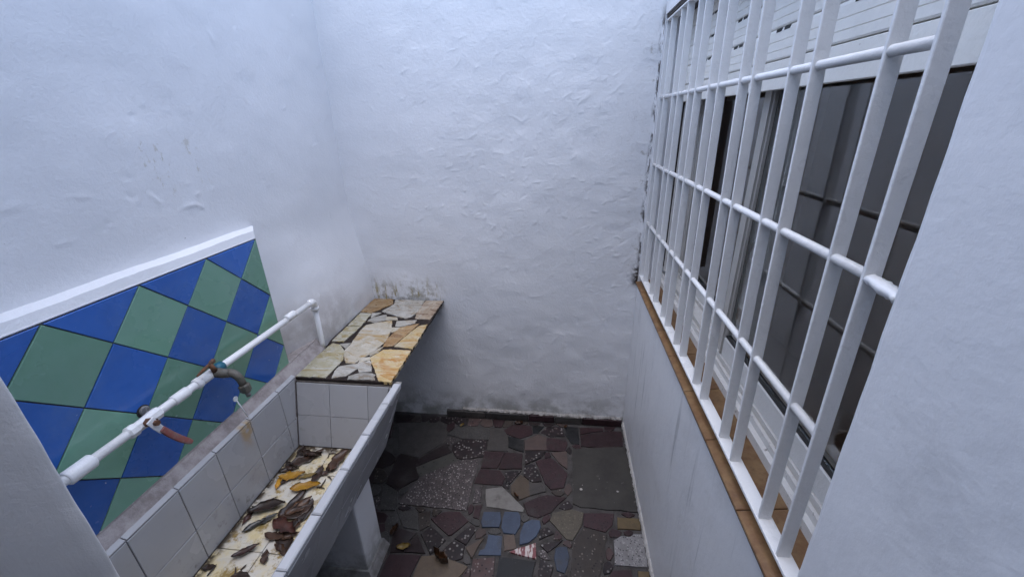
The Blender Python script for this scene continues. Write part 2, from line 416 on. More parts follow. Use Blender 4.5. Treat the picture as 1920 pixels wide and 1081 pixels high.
# ------------------------------------------------------------------ materials
class M:
    def __init__(s, name, base=(0.5, 0.5, 0.5), rough=0.5, spec=0.5, metal=0.0):
        s.m = bpy.data.materials.new(name)
        s.m.use_nodes = True
        s.t = s.m.node_tree
        s.b = s.t.nodes['Principled BSDF']
        s.b.inputs['Base Color'].default_value = (*base, 1)
        s.b.inputs['Roughness'].default_value = rough
        s.b.inputs['Specular IOR Level'].default_value = spec
        s.b.inputs['Metallic'].default_value = metal
        s.pos = s.n('ShaderNodeNewGeometry').outputs['Position']
        s.col = None
        s.base = base
    def n(s, kind, **kw):
        nd = s.t.nodes.new(kind)
        for k, v in kw.items():
            setattr(nd, k, v)
        return nd
    def l(s, a, b): s.t.links.new(a, b)
    def mapped(s, scale=(1, 1, 1), off=(0, 0, 0), rot=(0, 0, 0)):
        mp = s.n('ShaderNodeMapping')
        mp.inputs['Scale'].default_value = scale
        mp.inputs['Location'].default_value = off
        mp.inputs['Rotation'].default_value = rot
        s.l(s.pos, mp.inputs['Vector'])
        return mp.outputs[0]
    def noise(s, scale, detail=4, rough=0.55, vec=None, dist=0.0):
        nd = s.n('ShaderNodeTexNoise')
        nd.inputs['Scale'].default_value = scale
        nd.inputs['Detail'].default_value = detail
        nd.inputs['Roughness'].default_value = rough
        nd.inputs['Distortion'].default_value = dist
        s.l(vec if vec is not None else s.pos, nd.inputs['Vector'])
        return nd.outputs['Fac']
    def voro(s, scale, feature='F1', out='Distance', vec=None, rnd=1.0):
        nd = s.n('ShaderNodeTexVoronoi', feature=feature)
        nd.inputs['Scale'].default_value = scale
        nd.inputs['Randomness'].default_value = rnd
        s.l(vec if vec is not None else s.pos, nd.inputs['Vector'])
        return nd.outputs[out]
    def ramp(s, fac, lo, hi, a=0.0, b=1.0):
        nd = s.n('ShaderNodeMapRange', interpolation_type='SMOOTHSTEP')
        s.l(fac, nd.inputs[0])
        for i, v in enumerate((lo, hi, a, b)): nd.inputs[1 + i].default_value = v
        return nd.outputs[0]
    def math(s, op, a, b=None):
        nd = s.n('ShaderNodeMath', operation=op)
        for i, v in enumerate((a, b)):
            if v is None: continue
            if isinstance(v, (int, float)): nd.inputs[i].default_value = v
            else: s.l(v, nd.inputs[i])
        return nd.outputs[0]
    def axis(s, k):
        nd = s.n('ShaderNodeSeparateXYZ')
        s.l(s.pos, nd.inputs[0])
        return nd.outputs[k]
    def window(s, k, lo0, lo1, hi0, hi1):
        a = s.axis(k)
        return s.math('MULTIPLY', s.ramp(a, lo0, lo1), s.ramp(a, hi0, hi1, 1.0, 0.0))
    def rand(s):
        return s.n('ShaderNodeObjectInfo').outputs['Random']
    def mix(s, fac, colour, blend='MIX'):
        nd = s.n('ShaderNodeMix', data_type='RGBA', blend_type=blend)
        if isinstance(fac, (int, float)): nd.inputs[0].default_value = fac
        else: s.l(fac, nd.inputs[0])
        if s.col is None: nd.inputs[6].default_value = (*s.base, 1)
        else: s.l(s.col, nd.inputs[6])
        if isinstance(colour, tuple): nd.inputs[7].default_value = (*colour, 1)
        else: s.l(colour, nd.inputs[7])
        s.col = nd.outputs[2]
        s.l(s.col, s.b.inputs['Base Color'])
        return s
    def vary(s, amount=0.25):
        v = s.ramp(s.rand(), 0, 1, 1 - amount, 1 + amount)
        c = s.n('ShaderNodeCombineColor')
        for i in range(3): s.l(v, c.inputs[i])
        return s.mix(1.0, c.outputs[0], 'MULTIPLY')
    def roughness(s, fac):
        s.l(fac, s.b.inputs['Roughness']); return s
    def bump(s, h, dist=0.002, strength=1.0):
        nd = s.n('ShaderNodeBump')
        nd.inputs['Distance'].default_value = dist
        nd.inputs['Strength'].default_value = strength
        s.l(h, nd.inputs['Height'])
        prev = s.b.inputs['Normal'].links
        if prev: s.l(prev[0].from_socket, nd.inputs['Normal'])
        s.l(nd.outputs[0], s.b.inputs['Normal'])
        return s

MAT = {}
WHITE = (0.74, 0.74, 0.75)

def plaster(name, fine=0.0012, brush=None):
    m = M(name, WHITE, 0.42, 0.45)
    m.mix(m.ramp(m.noise(2.2, 5), 0.35, 0.75, 0, 0.5), (0.66, 0.665, 0.68))
    m.mix(m.ramp(m.noise(14, 6, 0.7), 0.60, 0.78, 0, 0.35), (0.60, 0.59, 0.57))
    m.bump(m.noise(90, 5, 0.6), fine)
    m.bump(m.noise(300, 3, 0.6), fine * 0.35)
    if brush:
        m.bump(m.noise(1, 3, 0.6, m.mapped(brush)), 0.0012)
    m.roughness(m.ramp(m.noise(9, 4), 0.3, 0.7, 0.34, 0.55))
    return m

# back wall: grime and mould along the foot and above the stone shelf, a few rusty specks
m = plaster('plaster_back', 0.0014)
foot = m.math('MULTIPLY', m.ramp(m.axis(2), 0.02, 0.24, 1, 0), m.ramp(m.noise(9, 6, 0.7), 0.36, 0.62))
m.mix(m.math('MULTIPLY', foot, 0.75), (0.20, 0.20, 0.17))
over = m.math('MULTIPLY', m.window(0, -1.10, -0.98, -0.70, -0.56), m.window(2, 0.70, 0.76, 0.80, 0.93))
m.mix(m.math('MULTIPLY', over, m.ramp(m.noise(30, 6, 0.75), 0.44, 0.64, 0, 0.75)), (0.24, 0.215, 0.16))
streak = m.noise(1, 4, 0.7, m.mapped((38, 1, 7)))
m.mix(m.math('MULTIPLY', over, m.ramp(streak, 0.54, 0.64, 0, 0.8)), (0.30, 0.24, 0.07))
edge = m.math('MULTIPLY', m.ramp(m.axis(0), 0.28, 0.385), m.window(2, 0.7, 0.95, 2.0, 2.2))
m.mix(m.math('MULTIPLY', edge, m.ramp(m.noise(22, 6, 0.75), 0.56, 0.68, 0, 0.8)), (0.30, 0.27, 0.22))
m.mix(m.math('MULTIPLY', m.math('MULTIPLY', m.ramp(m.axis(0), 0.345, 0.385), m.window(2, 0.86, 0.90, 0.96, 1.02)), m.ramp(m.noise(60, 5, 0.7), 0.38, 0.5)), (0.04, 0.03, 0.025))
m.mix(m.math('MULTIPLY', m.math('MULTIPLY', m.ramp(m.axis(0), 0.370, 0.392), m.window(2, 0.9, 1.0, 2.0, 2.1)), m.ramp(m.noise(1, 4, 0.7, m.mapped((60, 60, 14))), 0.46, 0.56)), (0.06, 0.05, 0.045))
m.mix(m.ramp(m.noise(46, 3, 0.6), 0.765, 0.80, 0, 0.8), (0.20, 0.19, 0.19))
MAT['plaster_back'] = m.m

m = plaster('plaster_left', 0.0010)
chip = m.math('MULTIPLY', m.window(1, 0.92, 0.98, 1.12, 1.20), m.window(2, 1.47, 1.53, 1.62, 1.68))
m.mix(m.math('MULTIPLY', chip, m.ramp(m.noise(34, 6, 0.75, m.mapped((1, 1, 0.6))), 0.565, 0.62, 0, 0.6)), (0.50, 0.46, 0.38))
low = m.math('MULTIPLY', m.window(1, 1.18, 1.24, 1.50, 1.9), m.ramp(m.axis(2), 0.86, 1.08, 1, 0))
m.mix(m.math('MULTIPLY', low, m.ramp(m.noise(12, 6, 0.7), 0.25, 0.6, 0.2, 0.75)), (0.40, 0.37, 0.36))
m.mix(m.ramp(m.noise(60, 3, 0.6), 0.765, 0.80, 0, 0.8), (0.2, 0.2, 0.2))
MAT['plaster_left'] = m.m

m = plaster('plaster_right', 0.00045, (9, 9, 3))
m.bump(m.noise(16, 4, 0.5), 0.0022)
drip = m.noise(1, 4, 0.65, m.mapped((1, 26, 1.6)))
m.mix(m.math('MULTIPLY', m.ramp(m.axis(2), 0.95, 0.7, 0, 1), m.ramp(drip, 0.56, 0.72, 0, 0.65)), (0.30, 0.31, 0.32))
m.mix(m.math('MULTIPLY', m.ramp(m.noise(5, 6, 0.75), 0.50, 0.72), 0.30), (0.46, 0.46, 0.47))
m.mix(m.ramp(m.noise(52, 4, 0.65), 0.74, 0.78, 0, 0.7), (0.36, 0.35, 0.35))
MAT['plaster_right'] = m.m
MAT['plaster_pier'] = plaster('plaster_pier', 0.0012, (60, 60, 6)).m
MAT['plaster_plain'] = plaster('plaster_plain').m

def mortar(name, base, dark):
    m = M(name, base, 0.9, 0.3)
    m.mix(m.ramp(m.noise(18, 6, 0.7), 0.35, 0.7, 0, 0.8), dark)
    m.bump(m.noise(160, 4, 0.7), 0.0025)
    MAT[name] = m.m
mortar('mortar_floor', (0.074, 0.070, 0.069), (0.032, 0.029, 0.027))
mortar('mortar_shelf', (0.030, 0.021, 0.018), (0.012, 0.009, 0.008))
mortar('mortar_ledge', (0.42, 0.38, 0.37), (0.20, 0.17, 0.16))
mortar('grout_dark', (0.115, 0.102, 0.09), (0.04, 0.034, 0.03))
mortar('concrete', (0.36, 0.35, 0.34), (0.14, 0.13, 0.12))
mortar('concrete_dark', (0.085, 0.078, 0.07), (0.045, 0.04, 0.035))

def stone(name, base, second, chips=None, scale=95, rough=0.5):
    dk = lambda c: tuple(0.33 * v + 0.020 * sum(c) for v in c)
    base, second = dk(base), dk(second)
    chips = [(t, dk(c)) for t, c in chips] if chips else None
    m = M(name, base, rough, 0.4)
    m.mix(m.ramp(m.noise(28, 5, 0.65), 0.35, 0.7), second)
    if chips:
        cell = m.voro(scale, out='Color')
        sep = m.n('ShaderNodeSeparateColor'); m.l(cell, sep.inputs[0])
        body = m.ramp(m.voro(scale), 0.30, 0.42, 1, 0)
        for ch, (th, colour) in enumerate(chips):
            m.mix(m.math('MULTIPLY', m.ramp(sep.outputs[ch % 3], th, th + 0.03), body), colour)
    m.vary(0.22)
    m.mix(m.ramp(m.noise(7, 5, 0.7), 0.52, 0.75, 0, 0.55), (0.05, 0.046, 0.042))
    m.bump(m.noise(120, 4, 0.6), 0.0008)
    m.roughness(m.ramp(m.noise(12, 4), 0.35, 0.65, rough - 0.12, rough + 0.15))
    MAT['stone_' + name] = m.m
W_, K_ = (0.50, 0.47, 0.45), (0.012, 0.011, 0.012)
stone('terrazzo_light', (0.15, 0.125, 0.125), (0.10, 0.08, 0.085), [(0.42, (0.62, 0.57, 0.55)), (0.66, K_), (0.70, (0.30, 0.24, 0.24))], 115)
stone('terrazzo_black', (0.028, 0.020, 0.024), (0.05, 0.025, 0.03), [(0.66, W_), (0.80, (0.22, 0.16, 0.16))], 75)
stone('terrazzo_white', (0.42, 0.41, 0.42), (0.34, 0.33, 0.34), [(0.45, (0.62, 0.6, 0.6)), (0.74, (0.09, 0.085, 0.09))], 120)
stone('brown_terrazzo', (0.095, 0.072, 0.06), (0.07, 0.055, 0.047), [(0.76, (0.36, 0.31, 0.26)), (0.80, K_)], 95)
stone('red_terrazzo', (0.17, 0.09, 0.085), (0.12, 0.075, 0.075), [(0.66, (0.40, 0.33, 0.30)), (0.82, K_)], 85)
stone('maroon', (0.080, 0.030, 0.037), (0.055, 0.024, 0.030), [(0.86, (0.02, 0.012, 0.014)), (0.95, (0.18, 0.10, 0.10))], 140)
stone('maroon_speck', (0.090, 0.036, 0.044), (0.060, 0.028, 0.035), [(0.74, (0.018, 0.011, 0.013)), (0.93, (0.2, 0.12, 0.12))], 110)
stone('maroon_dark', (0.050, 0.028, 0.031), (0.040, 0.026, 0.027), [(0.88, (0.02, 0.012, 0.014))], 140)
stone('granite', (0.125, 0.118, 0.112), (0.085, 0.08, 0.078), [(0.7, (0.2, 0.19, 0.18)), (0.82, (0.04, 0.038, 0.038))], 150)
stone('grey', (0.135, 0.12, 0.112), (0.10, 0.09, 0.085), [(0.85, (0.2, 0.18, 0.17))], 200)
stone('grey_green', (0.125, 0.122, 0.105), (0.10, 0.098, 0.088), [(0.90, (0.03, 0.03, 0.03))], 90)
stone('black', (0.020, 0.021, 0.024), (0.030, 0.031, 0.034), [(0.92, (0.07, 0.07, 0.07))], 150, 0.4)
stone('pink', (0.185, 0.125, 0.108), (0.15, 0.10, 0.092), None)
stone('pink_tan', (0.27, 0.19, 0.145), (0.23, 0.16, 0.125), None)
stone('tan', (0.24, 0.175, 0.115), (0.20, 0.14, 0.095), None)
stone('beige', (0.19, 0.16, 0.115), (0.15, 0.125, 0.09), [(0.72, (0.28, 0.25, 0.18)), (0.85, (0.10, 0.08, 0.05))], 130)
stone('yellow', (0.33, 0.225, 0.09), (0.24, 0.16, 0.065), None)
stone('white', (0.47, 0.45, 0.42), (0.38, 0.36, 0.33), None)
stone('blue', (0.105, 0.155, 0.265), (0.085, 0.125, 0.215), [(0.9, (0.16, 0.21, 0.31))], 170)
stone('slab', (0.075, 0.070, 0.062), (0.055, 0.05, 0.045), None)
m = M('stone_slab', (0.040, 0.037, 0.033), 0.6, 0.4)
m.mix(m.ramp(m.noise(9, 6, 0.7), 0.35, 0.7), (0.026, 0.024, 0.022))
m.mix(m.math('MULTIPLY', m.ramp(m.voro(26), 0.20, 0.16, 0, 1), m.math('MULTIPLY', m.window(1, 1.42, 1.47, 1.50, 1.58), m.ramp(m.noise(13, 3), 0.5, 0.56))), (0.42, 0.40, 0.37))
m.mix(m.ramp(m.noise(70, 3), 0.72, 0.75, 0, 0.8), (0.35, 0.34, 0.32))
m.bump(m.noise(50, 5), 0.0015)
MAT['stone_slab'] = m.m
m = M('stone_striped', (0.17, 0.05, 0.055), 0.45)
m.mix(m.ramp(m.noise(1, 3, 0.6, m.mapped((70, 16, 1), rot=(0, 0, 0.6))), 0.46, 0.54), (0.50, 0.46, 0.44))
MAT['stone_striped'] = m.m

def onyx(name, base, vein, vein2, sc=(9, 16, 9)):
    base, vein, vein2 = (tuple(v * 0.66 for v in c) for c in (base, vein, vein2))
    m = M('onyx_' + name, base, 0.34, 0.5)
    vec = m.mapped(sc, rot=(0.2, 0, 0.5))
    m.mix(m.ramp(m.noise(1.4, 6, 0.65, vec, 1.2), 0.42, 0.62), vein)
    m.mix(m.ramp(m.noise(1.0, 5, 0.7, m.mapped((6, 15, 6), off=(3, 1, 0), rot=(0, 0, 0.35)), 1.6), 0.50, 0.62, 0, 0.95), vein2)
    m.vary(0.16)
    m.mix(m.ramp(m.noise(70, 5, 0.7), 0.66, 0.74, 0, 0.8), (0.10, 0.08, 0.06))
    m.bump(m.noise(60, 5, 0.6), 0.0012)
    m.roughness(m.ramp(m.noise(25, 4), 0.3, 0.7, 0.22, 0.5))
    MAT['onyx_' + name] = m.m
onyx('cream', (0.60, 0.54, 0.42), (0.70, 0.66, 0.57), (0.50, 0.34, 0.14))
onyx('grey', (0.44, 0.42, 0.37), (0.58, 0.56, 0.51), (0.33, 0.26, 0.18))
onyx('olive', (0.52, 0.48, 0.33), (0.64, 0.62, 0.53), (0.42, 0.32, 0.12))
onyx('orange', (0.42, 0.25, 0.10), (0.52, 0.38, 0.22), (0.28, 0.15, 0.06))
onyx('yellow', (0.62, 0.45, 0.20), (0.66, 0.56, 0.38), (0.50, 0.23, 0.04))
onyx('brown', (0.40, 0.31, 0.22), (0.50, 0.44, 0.36), (0.20, 0.12, 0.075), (20, 5, 9))

def cement_tile(name, base, second):
    m = M(name, base, 0.32, 0.5)
    m.mix(m.ramp(m.noise(11, 5, 0.6), 0.35, 0.7, 0, 0.7), second)
    m.vary(0.15)
    m.mix(m.ramp(m.noise(4.5, 6, 0.7), 0.45, 0.75, 0, 0.18), (0.22, 0.28, 0.30))
    m.mix(m.ramp(m.noise(75, 4, 0.6), 0.71, 0.75, 0, 0.6), (0.55, 0.58, 0.58))
    m.roughness(m.ramp(m.noise(7, 4), 0.3, 0.7, 0.12, 0.36))
    m.bump(m.noise(9, 3), 0.0012)
    m.bump(m.noise(60, 3), 0.0003)
    MAT[name] = m.m
cement_tile('tile_blue', (0.030, 0.120, 0.42), (0.025, 0.098, 0.35))
cement_tile('tile_green', (0.155, 0.320, 0.225), (0.185, 0.345, 0.260))

def glaze(name, dirt, base=(0.42, 0.42, 0.43)):
    m = M(name, base, 0.16, 0.5)
    m.mix(m.ramp(m.noise(5, 5, 0.6), 0.3, 0.7, 0, 0.4), (0.37, 0.365, 0.37) if dirt else tuple(c * 0.86 for c in base))
    if dirt:
        m.mix(m.math('MULTIPLY', m.ramp(m.axis(2), 0.50, 0.68, 1, 0.12), m.ramp(m.noise(26, 6, 0.75), 0.55, 0.72)), (0.20, 0.185, 0.165))
        m.mix(m.ramp(m.noise(90, 4, 0.7), 0.74, 0.79, 0, 0.7), (0.07, 0.065, 0.06))
        rust = m.math('MULTIPLY', m.window(1, 0.90, 0.925, 0.945, 0.97), m.ramp(m.axis(2), 0.66, 0.76))
        m.mix(m.math('MULTIPLY', m.math('MULTIPLY', rust, m.ramp(m.axis(0), -0.985, -0.97, 1, 0)), m.ramp(m.noise(40, 4), 0.35, 0.6, 0, 0.8)), (0.42, 0.27, 0.10))
    m.vary(0.04)
    m.roughness(m.ramp(m.noise(6, 3), 0.3, 0.7, 0.20, 0.30))
    m.bump(m.noise(16, 2), 0.00015)
    MAT[name] = m.m
glaze('glaze_wall', True)
glaze('glaze_rim', False, (0.44, 0.45, 0.47))
glaze('glaze_front', False, (0.40, 0.40, 0.41))
m = M('glaze_floor', (0.58, 0.55, 0.48), 0.2, 0.5)
m.mix(m.ramp(m.noise(9, 6, 0.7), 0.42, 0.62), (0.62, 0.52, 0.30))
m.mix(m.ramp(m.noise(16, 6, 0.75), 0.50, 0.64), (0.30, 0.21, 0.075))
rim_ = m.math('MAXIMUM', m.ramp(m.axis(0), -0.77, -0.715), m.math('MAXIMUM', m.ramp(m.axis(0), -0.985, -0.962, 1, 0), m.ramp(m.axis(1), 1.085, 1.12)))
m.mix(m.math('MULTIPLY', rim_, m.ramp(m.noise(30, 5, 0.7), 0.35, 0.55)), (0.05, 0.035, 0.02))
m.mix(m.ramp(m.noise(60, 5, 0.75), 0.62, 0.70, 0, 0.9), (0.06, 0.045, 0.03))
m.roughness(m.ramp(m.noise(15, 4), 0.35, 0.65, 0.08, 0.35))
MAT['glaze_floor'] = m.m

def paint(name, base, rough, grime=None, g0=0.6, g1=0.75):
    m = M(name, base, rough, 0.5)
    m.mix(m.ramp(m.noise(30, 5, 0.65), 0.4, 0.75, 0, 0.3), tuple(c * 0.82 for c in base))
    if grime: m.mix(m.ramp(m.noise(55, 6, 0.75), g0, g1, 0, 0.9), grime)
    m.bump(m.noise(130, 4, 0.6), 0.0009)
    m.bump(m.noise(38, 4, 0.6), 0.0007)
    m.roughness(m.ramp(m.noise(24, 4), 0.3, 0.7, rough - 0.08, rough + 0.16))
    MAT[name] = m.m
paint('paint_bar', (0.74, 0.74, 0.74), 0.34, (0.22, 0.15, 0.10), 0.685, 0.74)
paint('paint_pipe', (0.78, 0.78, 0.78), 0.38, (0.30, 0.26, 0.22), 0.70, 0.76)
paint('paint_frame', (0.62, 0.60, 0.57), 0.45, (0.10, 0.085, 0.07), 0.58, 0.70)
paint('paint_sash', (0.60, 0.59, 0.57), 0.42, (0.12, 0.10, 0.09), 0.66, 0.76)
paint('paint_stile', (0.42, 0.40, 0.37), 0.42, (0.12, 0.10, 0.09), 0.66, 0.76)
paint('shutter_plastic', (0.84, 0.81, 0.75), 0.42, (0.36, 0.30, 0.25), 0.68, 0.76)
paint('gasket', (0.025, 0.024, 0.023), 0.7)
paint('strip_dark', (0.045, 0.036, 0.030), 0.8, (0.02, 0.015, 0.012))  # near-black of the gap strip and the upright strip by the shutter
paint('brass_old', (0.105, 0.095, 0.078), 0.5, (0.05, 0.06, 0.05), 0.45, 0.65)
paint('rust', (0.15, 0.065, 0.03), 0.75, (0.05, 0.03, 0.02), 0.45, 0.62)
paint('handle_red', (0.24, 0.075, 0.062), 0.5, (0.22, 0.14, 0.125), 0.48, 0.62)
paint('tape_blue', (0.01, 0.10, 0.15), 0.4)
paint('plug_grey', (0.17, 0.165, 0.165), 0.6, (0.36, 0.35, 0.35), 0.55, 0.65)
paint('white_plastic', (0.78, 0.79, 0.80), 0.4)
paint('rear_dark', (0.30, 0.29, 0.28), 0.7)  # dark tone for the added rear enclosure, to cut bounced light
paint('room_wall', (0.60, 0.40, 0.26), 0.8)

m = M('sill_tile', (0.14, 0.070, 0.031), 0.38, 0.4)
m.mix(m.ramp(m.noise(22, 6, 0.7), 0.35, 0.65), (0.21, 0.125, 0.057))
m.mix(m.ramp(m.noise(34, 6, 0.75), 0.56, 0.72, 0, 0.8), (0.10, 0.055, 0.028))
m.bump(m.noise(60, 5), 0.0015)
m.vary(0.1)
MAT['sill_tile'] = m.m

m = M('glass', (0.93, 0.96, 0.96), 0.0, 0.5)
m.b.inputs['Transmission Weight'].default_value = 1.0
m.b.inputs['IOR'].default_value = 1.5
MAT['glass'] = m.m

def leafmat(name, base, second, rough):
    m = M(name, base, rough, 0.5)
    m.mix(m.ramp(m.noise(38, 5, 0.7), 0.4, 0.65), second)
    m.vary(0.3)
    m.bump(m.noise(110, 4), 0.0012)
    MAT[name] = m.m
leafmat('leaf_d', (0.022, 0.014, 0.010), (0.045, 0.022, 0.013), 0.38)
leafmat('leaf_b', (0.085, 0.038, 0.016), (0.04, 0.02, 0.012), 0.45)
leafmat('leaf_r', (0.062, 0.022, 0.015), (0.03, 0.014, 0.011), 0.4)
leafmat('leaf_g', (0.030, 0.030, 0.028), (0.05, 0.05, 0.046), 0.18)
leafmat('leaf_y', (0.50, 0.26, 0.02), (0.36, 0.17, 0.02), 0.45)
leafmat('leaf_o', (0.25, 0.17, 0.04), (0.16, 0.10, 0.03), 0.45)

# ------------------------------------------------------------------ the place: walls
LX, RX, BY, TOP = -1.075, 0.392, 1.96, 2.60

# floor
FLOOR_OBJ = box('patio_floor', (-1.9, -2.2, -0.20), (2.2, BY + 0.1, -0.005), MAT['mortar_floor'])
tag(FLOOR_OBJ, 'patio floor of broken stone and terrazzo pieces set in mortar', None, None, 'structure')

# back wall
xs = np.arange(LX - 0.02, RX + 0.28, 0.0042)
zs = np.concatenate([np.arange(-0.02, 2.25, 0.0042), np.arange(2.25, TOP + 0.01, 0.05)])
A, B = np.meshgrid(xs, zs, indexing='ij')
H = relief(A, B, 11, 0.0025, 2600, 0.0017, lambda a, b: 0.25 + 0.75 * min(1, max(0, (a + 0.95) / 0.5)))
H = H * (0.55 + 0.9 * np.clip(vnoise(A * 3.1 + 2, B * 3.7, 77) + 0.5, 0, 1))
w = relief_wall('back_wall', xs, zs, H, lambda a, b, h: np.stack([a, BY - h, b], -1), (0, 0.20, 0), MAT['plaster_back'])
tag(w, 'rough trowelled white wall closing the far end of the patio', 'wall')

# left wall
ys = np.concatenate([np.arange(-2.2, 0.35, 0.08), np.arange(0.36, BY + 0.03, 0.0055)])
zs = np.concatenate([np.arange(-0.02, 2.45, 0.0055), np.arange(2.45, TOP + 0.01, 0.05)])
A, B = np.meshgrid(ys, zs, indexing='ij')
def zone(a, b):
    k = 0.16
    if 0.80 < a < 1.25 and 1.42 < b < 1.72: k = 1.0
    return k
H = relief(A, B, 37, 0.0020, 2200, 0.0042, zone)
sst = lambda x, a, c: np.clip((x - a) / (c - a), 0, 1) ** 2 * (3 - 2 * np.clip((x - a) / (c - a), 0, 1))
H += 0.060 * sst(A, 1.24, 1.52) * (1 - sst(B, 0.82, 1.30))

w = relief_wall('left_wall', ys, zs, H, lambda a, b, h: np.stack([LX + h, a, b], -1), (-0.20, 0, 0), MAT['plaster_left'])
tag(w, 'smooth white plaster wall on the left, behind the blue and green tiles', 'wall')

LEFT_WALL = w
for pts, r_ in (([(1.291, 2.03), (1.296, 1.979), (1.295, 1.944)], 0.0005),):
    tube('crack', [(LX + 0.0006, y_, z_) for y_, z_ in pts], [r_ * 0.5] + [r_] * (len(pts) - 2) + [r_ * 0.4], MAT['plug_grey'], LEFT_WALL, 6)
# right wall with the window opening
WY0, WY1, WZ0, WZ1 = 0.483, 1.952, 0.905, 2.035
bm = bmesh.new()
def ringv(x, y0, y1, z0, z1):
    return [bm.verts.new((x, y, z)) for y, z in ((y0, z0), (y1, z0), (y1, z1), (y0, z1))]
of, inf = ringv(RX, -2.2, BY, -0.02, TOP), ringv(RX, WY0, WY1, WZ0, WZ1)
ob, inb = ringv(RX + 0.22, -2.2, BY, -0.02, TOP), ringv(RX + 0.22, WY0, WY1, WZ0, WZ1)
for i in range(4):
    j = (i + 1) % 4
    bm.faces.new((of[i], of[j], inf[j], inf[i]))
    bm.faces.new((ob[j], ob[i], inb[i], inb[j]))
    bm.faces.new((inf[i], inf[j], inb[j], inb[i]))
    bm.faces.new((of[j], of[i], ob[i], ob[j]))
bm.edges.ensure_lookup_table()
es = [e for e in bm.edges if all(v in inf for v in e.verts) and abs(e.verts[0].co.y - e.verts[1].co.y) < 1e-6 and e.verts[0].co.y < 1]
bmesh.ops.bevel(bm, geom=es, offset=0.014, segments=4, affect='EDGES', profile=0.5)
for k in range(46):
    zc = 0.93 + 1.09 * k / 45
    bmesh.ops.bisect_plane(bm, geom=bm.verts[:] + bm.edges[:] + bm.faces[:], plane_co=(0, 0, zc), plane_no=(0, 0, 1))
rw = random.Random(2)
wob = {}
for v in bm.verts:
    if abs(v.co.y - WY0) < 0.02 and WZ0 + 0.01 < v.co.z < WZ1 - 0.01:
        kz = round(v.co.z, 3)
        if kz not in wob: wob[kz] = 0.0006 * math.sin(kz * 27) + 0.0005 * math.sin(kz * 71 + 2)
        v.co.y += wob[kz] + 0.024 * (v.co.z - 0.99)
w = from_bm('right_wall', bm, MAT['plaster_right'])
tag(w, 'white painted wall on the right around and below the barred window', 'wall')

# return wall at the near left
bm = bmesh.new()
pf = [(-0.935, 0.478), (LX - 0.02, 0.478), (LX - 0.02, 0.395), (LX + 0.02, 0.402), (-0.950, 0.462)]
va = [bm.verts.new((x, y, -0.004)) for x, y in pf]
vb_ = [bm.verts.new((x, y, TOP)) for x, y in pf]
for q in range(5): bm.faces.new((va[q], va[(q + 1) % 5], vb_[(q + 1) % 5], vb_[q]))
bm.faces.new(va[::-1]); bm.faces.new(vb_)
es = [e for e in bm.edges if abs(e.verts[0].co.z - e.verts[1].co.z) > 1 and e.verts[0].co.x > -1]
bmesh.ops.bevel(bm, geom=es, offset=0.006, segments=3, affect='EDGES', profile=0.5)
for k in range(60):
    bmesh.ops.bisect_plane(bm, geom=bm.verts[:] + bm.edges[:] + bm.faces[:], plane_co=(0, 0, 0.4 + 1.0 * k / 59), plane_no=(0, 0, 1))
for v in bm.verts:
    if v.co.x > -1.0:
        v.co.x += 0.0011 * math.sin(v.co.z * 23) + 0.0006 * math.sin(v.co.z * 61 + 1)
w = from_bm('wall_return', bm, MAT['plaster_pier'])
for p in w.data.polygons: p.use_smooth = abs(p.normal.z) < 0.5
tag(w, 'rounded edge of a grey-white wall return in the near left corner', 'wall')

# unseen wall and roof added behind the viewer to darken the near-left wall
tag(box('shade_wall_rear', (-1.275, -2.4, -0.02), (2.2, -2.203, TOP), MAT['rear_dark']), kind='structure')
tag(box('shade_ceiling_rear', (LX + 0.012, -2.2, 2.42), (RX - 0.004, -0.12, 2.54), MAT['rear_dark']), kind='structure')

# dark room behind the window
bm = bmesh.new()
add_box(bm, (RX + 0.225, -0.6, 0.0), (1.75, 3.2, 2.7))
bmesh.ops.delete(bm, geom=[f for f in bm.faces if f.calc_center_median().x < RX + 0.3], context='FACES')
bmesh.ops.solidify(bm, geom=bm.faces[:], thickness=-0.05)
tag(from_bm('wall_room', bm, MAT['room_wall']), kind='structure')
bm = bmesh.new()
for a, b in (((RX + 0.225, -0.65, -0.05), (RX + 0.245, WY0, 2.75)), ((RX + 0.225, WY1, -0.05), (RX + 0.245, 3.25, 2.75)),
             ((RX + 0.225, WY0, -0.05), (RX + 0.245, WY1, WZ0)), ((RX + 0.225, WY0, WZ1), (RX + 0.245, WY1, 2.75))):
    add_box(bm, a, b)
tag(from_bm('wall_room_front', bm, MAT['room_wall']), kind='structure')

# ------------------------------------------------------------------ crazy paving
def stone_piece(kind, poly, lift, grow=0.0015):
    return plate('paving_stone', shrink_any(poly, grow), (0, 0, -0.005), (1, 0, 0), (0, 1, 0), 0.005 + lift, MAT['stone_' + kind], FLOOR_OBJ,
                 bevel=0.0016, below=0.01, jitter=0.006, split=0.035, rough_edge=0.0028)
def shrink_any(poly, d):
    cx = sum(p[0] for p in poly) / len(poly); cy = sum(p[1] for p in poly) / len(poly)
    out = []
    for x, y in poly:
        L = math.hypot(x - cx, y - cy) or 1
        out.append((x + (cx - x) / L * d, y + (cy - y) / L * d))
    return out
for kind, poly in FLOOR:
    s = stone_piece(kind, poly, random.uniform(0.0, 0.0030), -0.0035)
    if kind == 'slab':
        s.name = 'cover_slab'
        tag(s, 'dark square cement patch with pale paint drips')

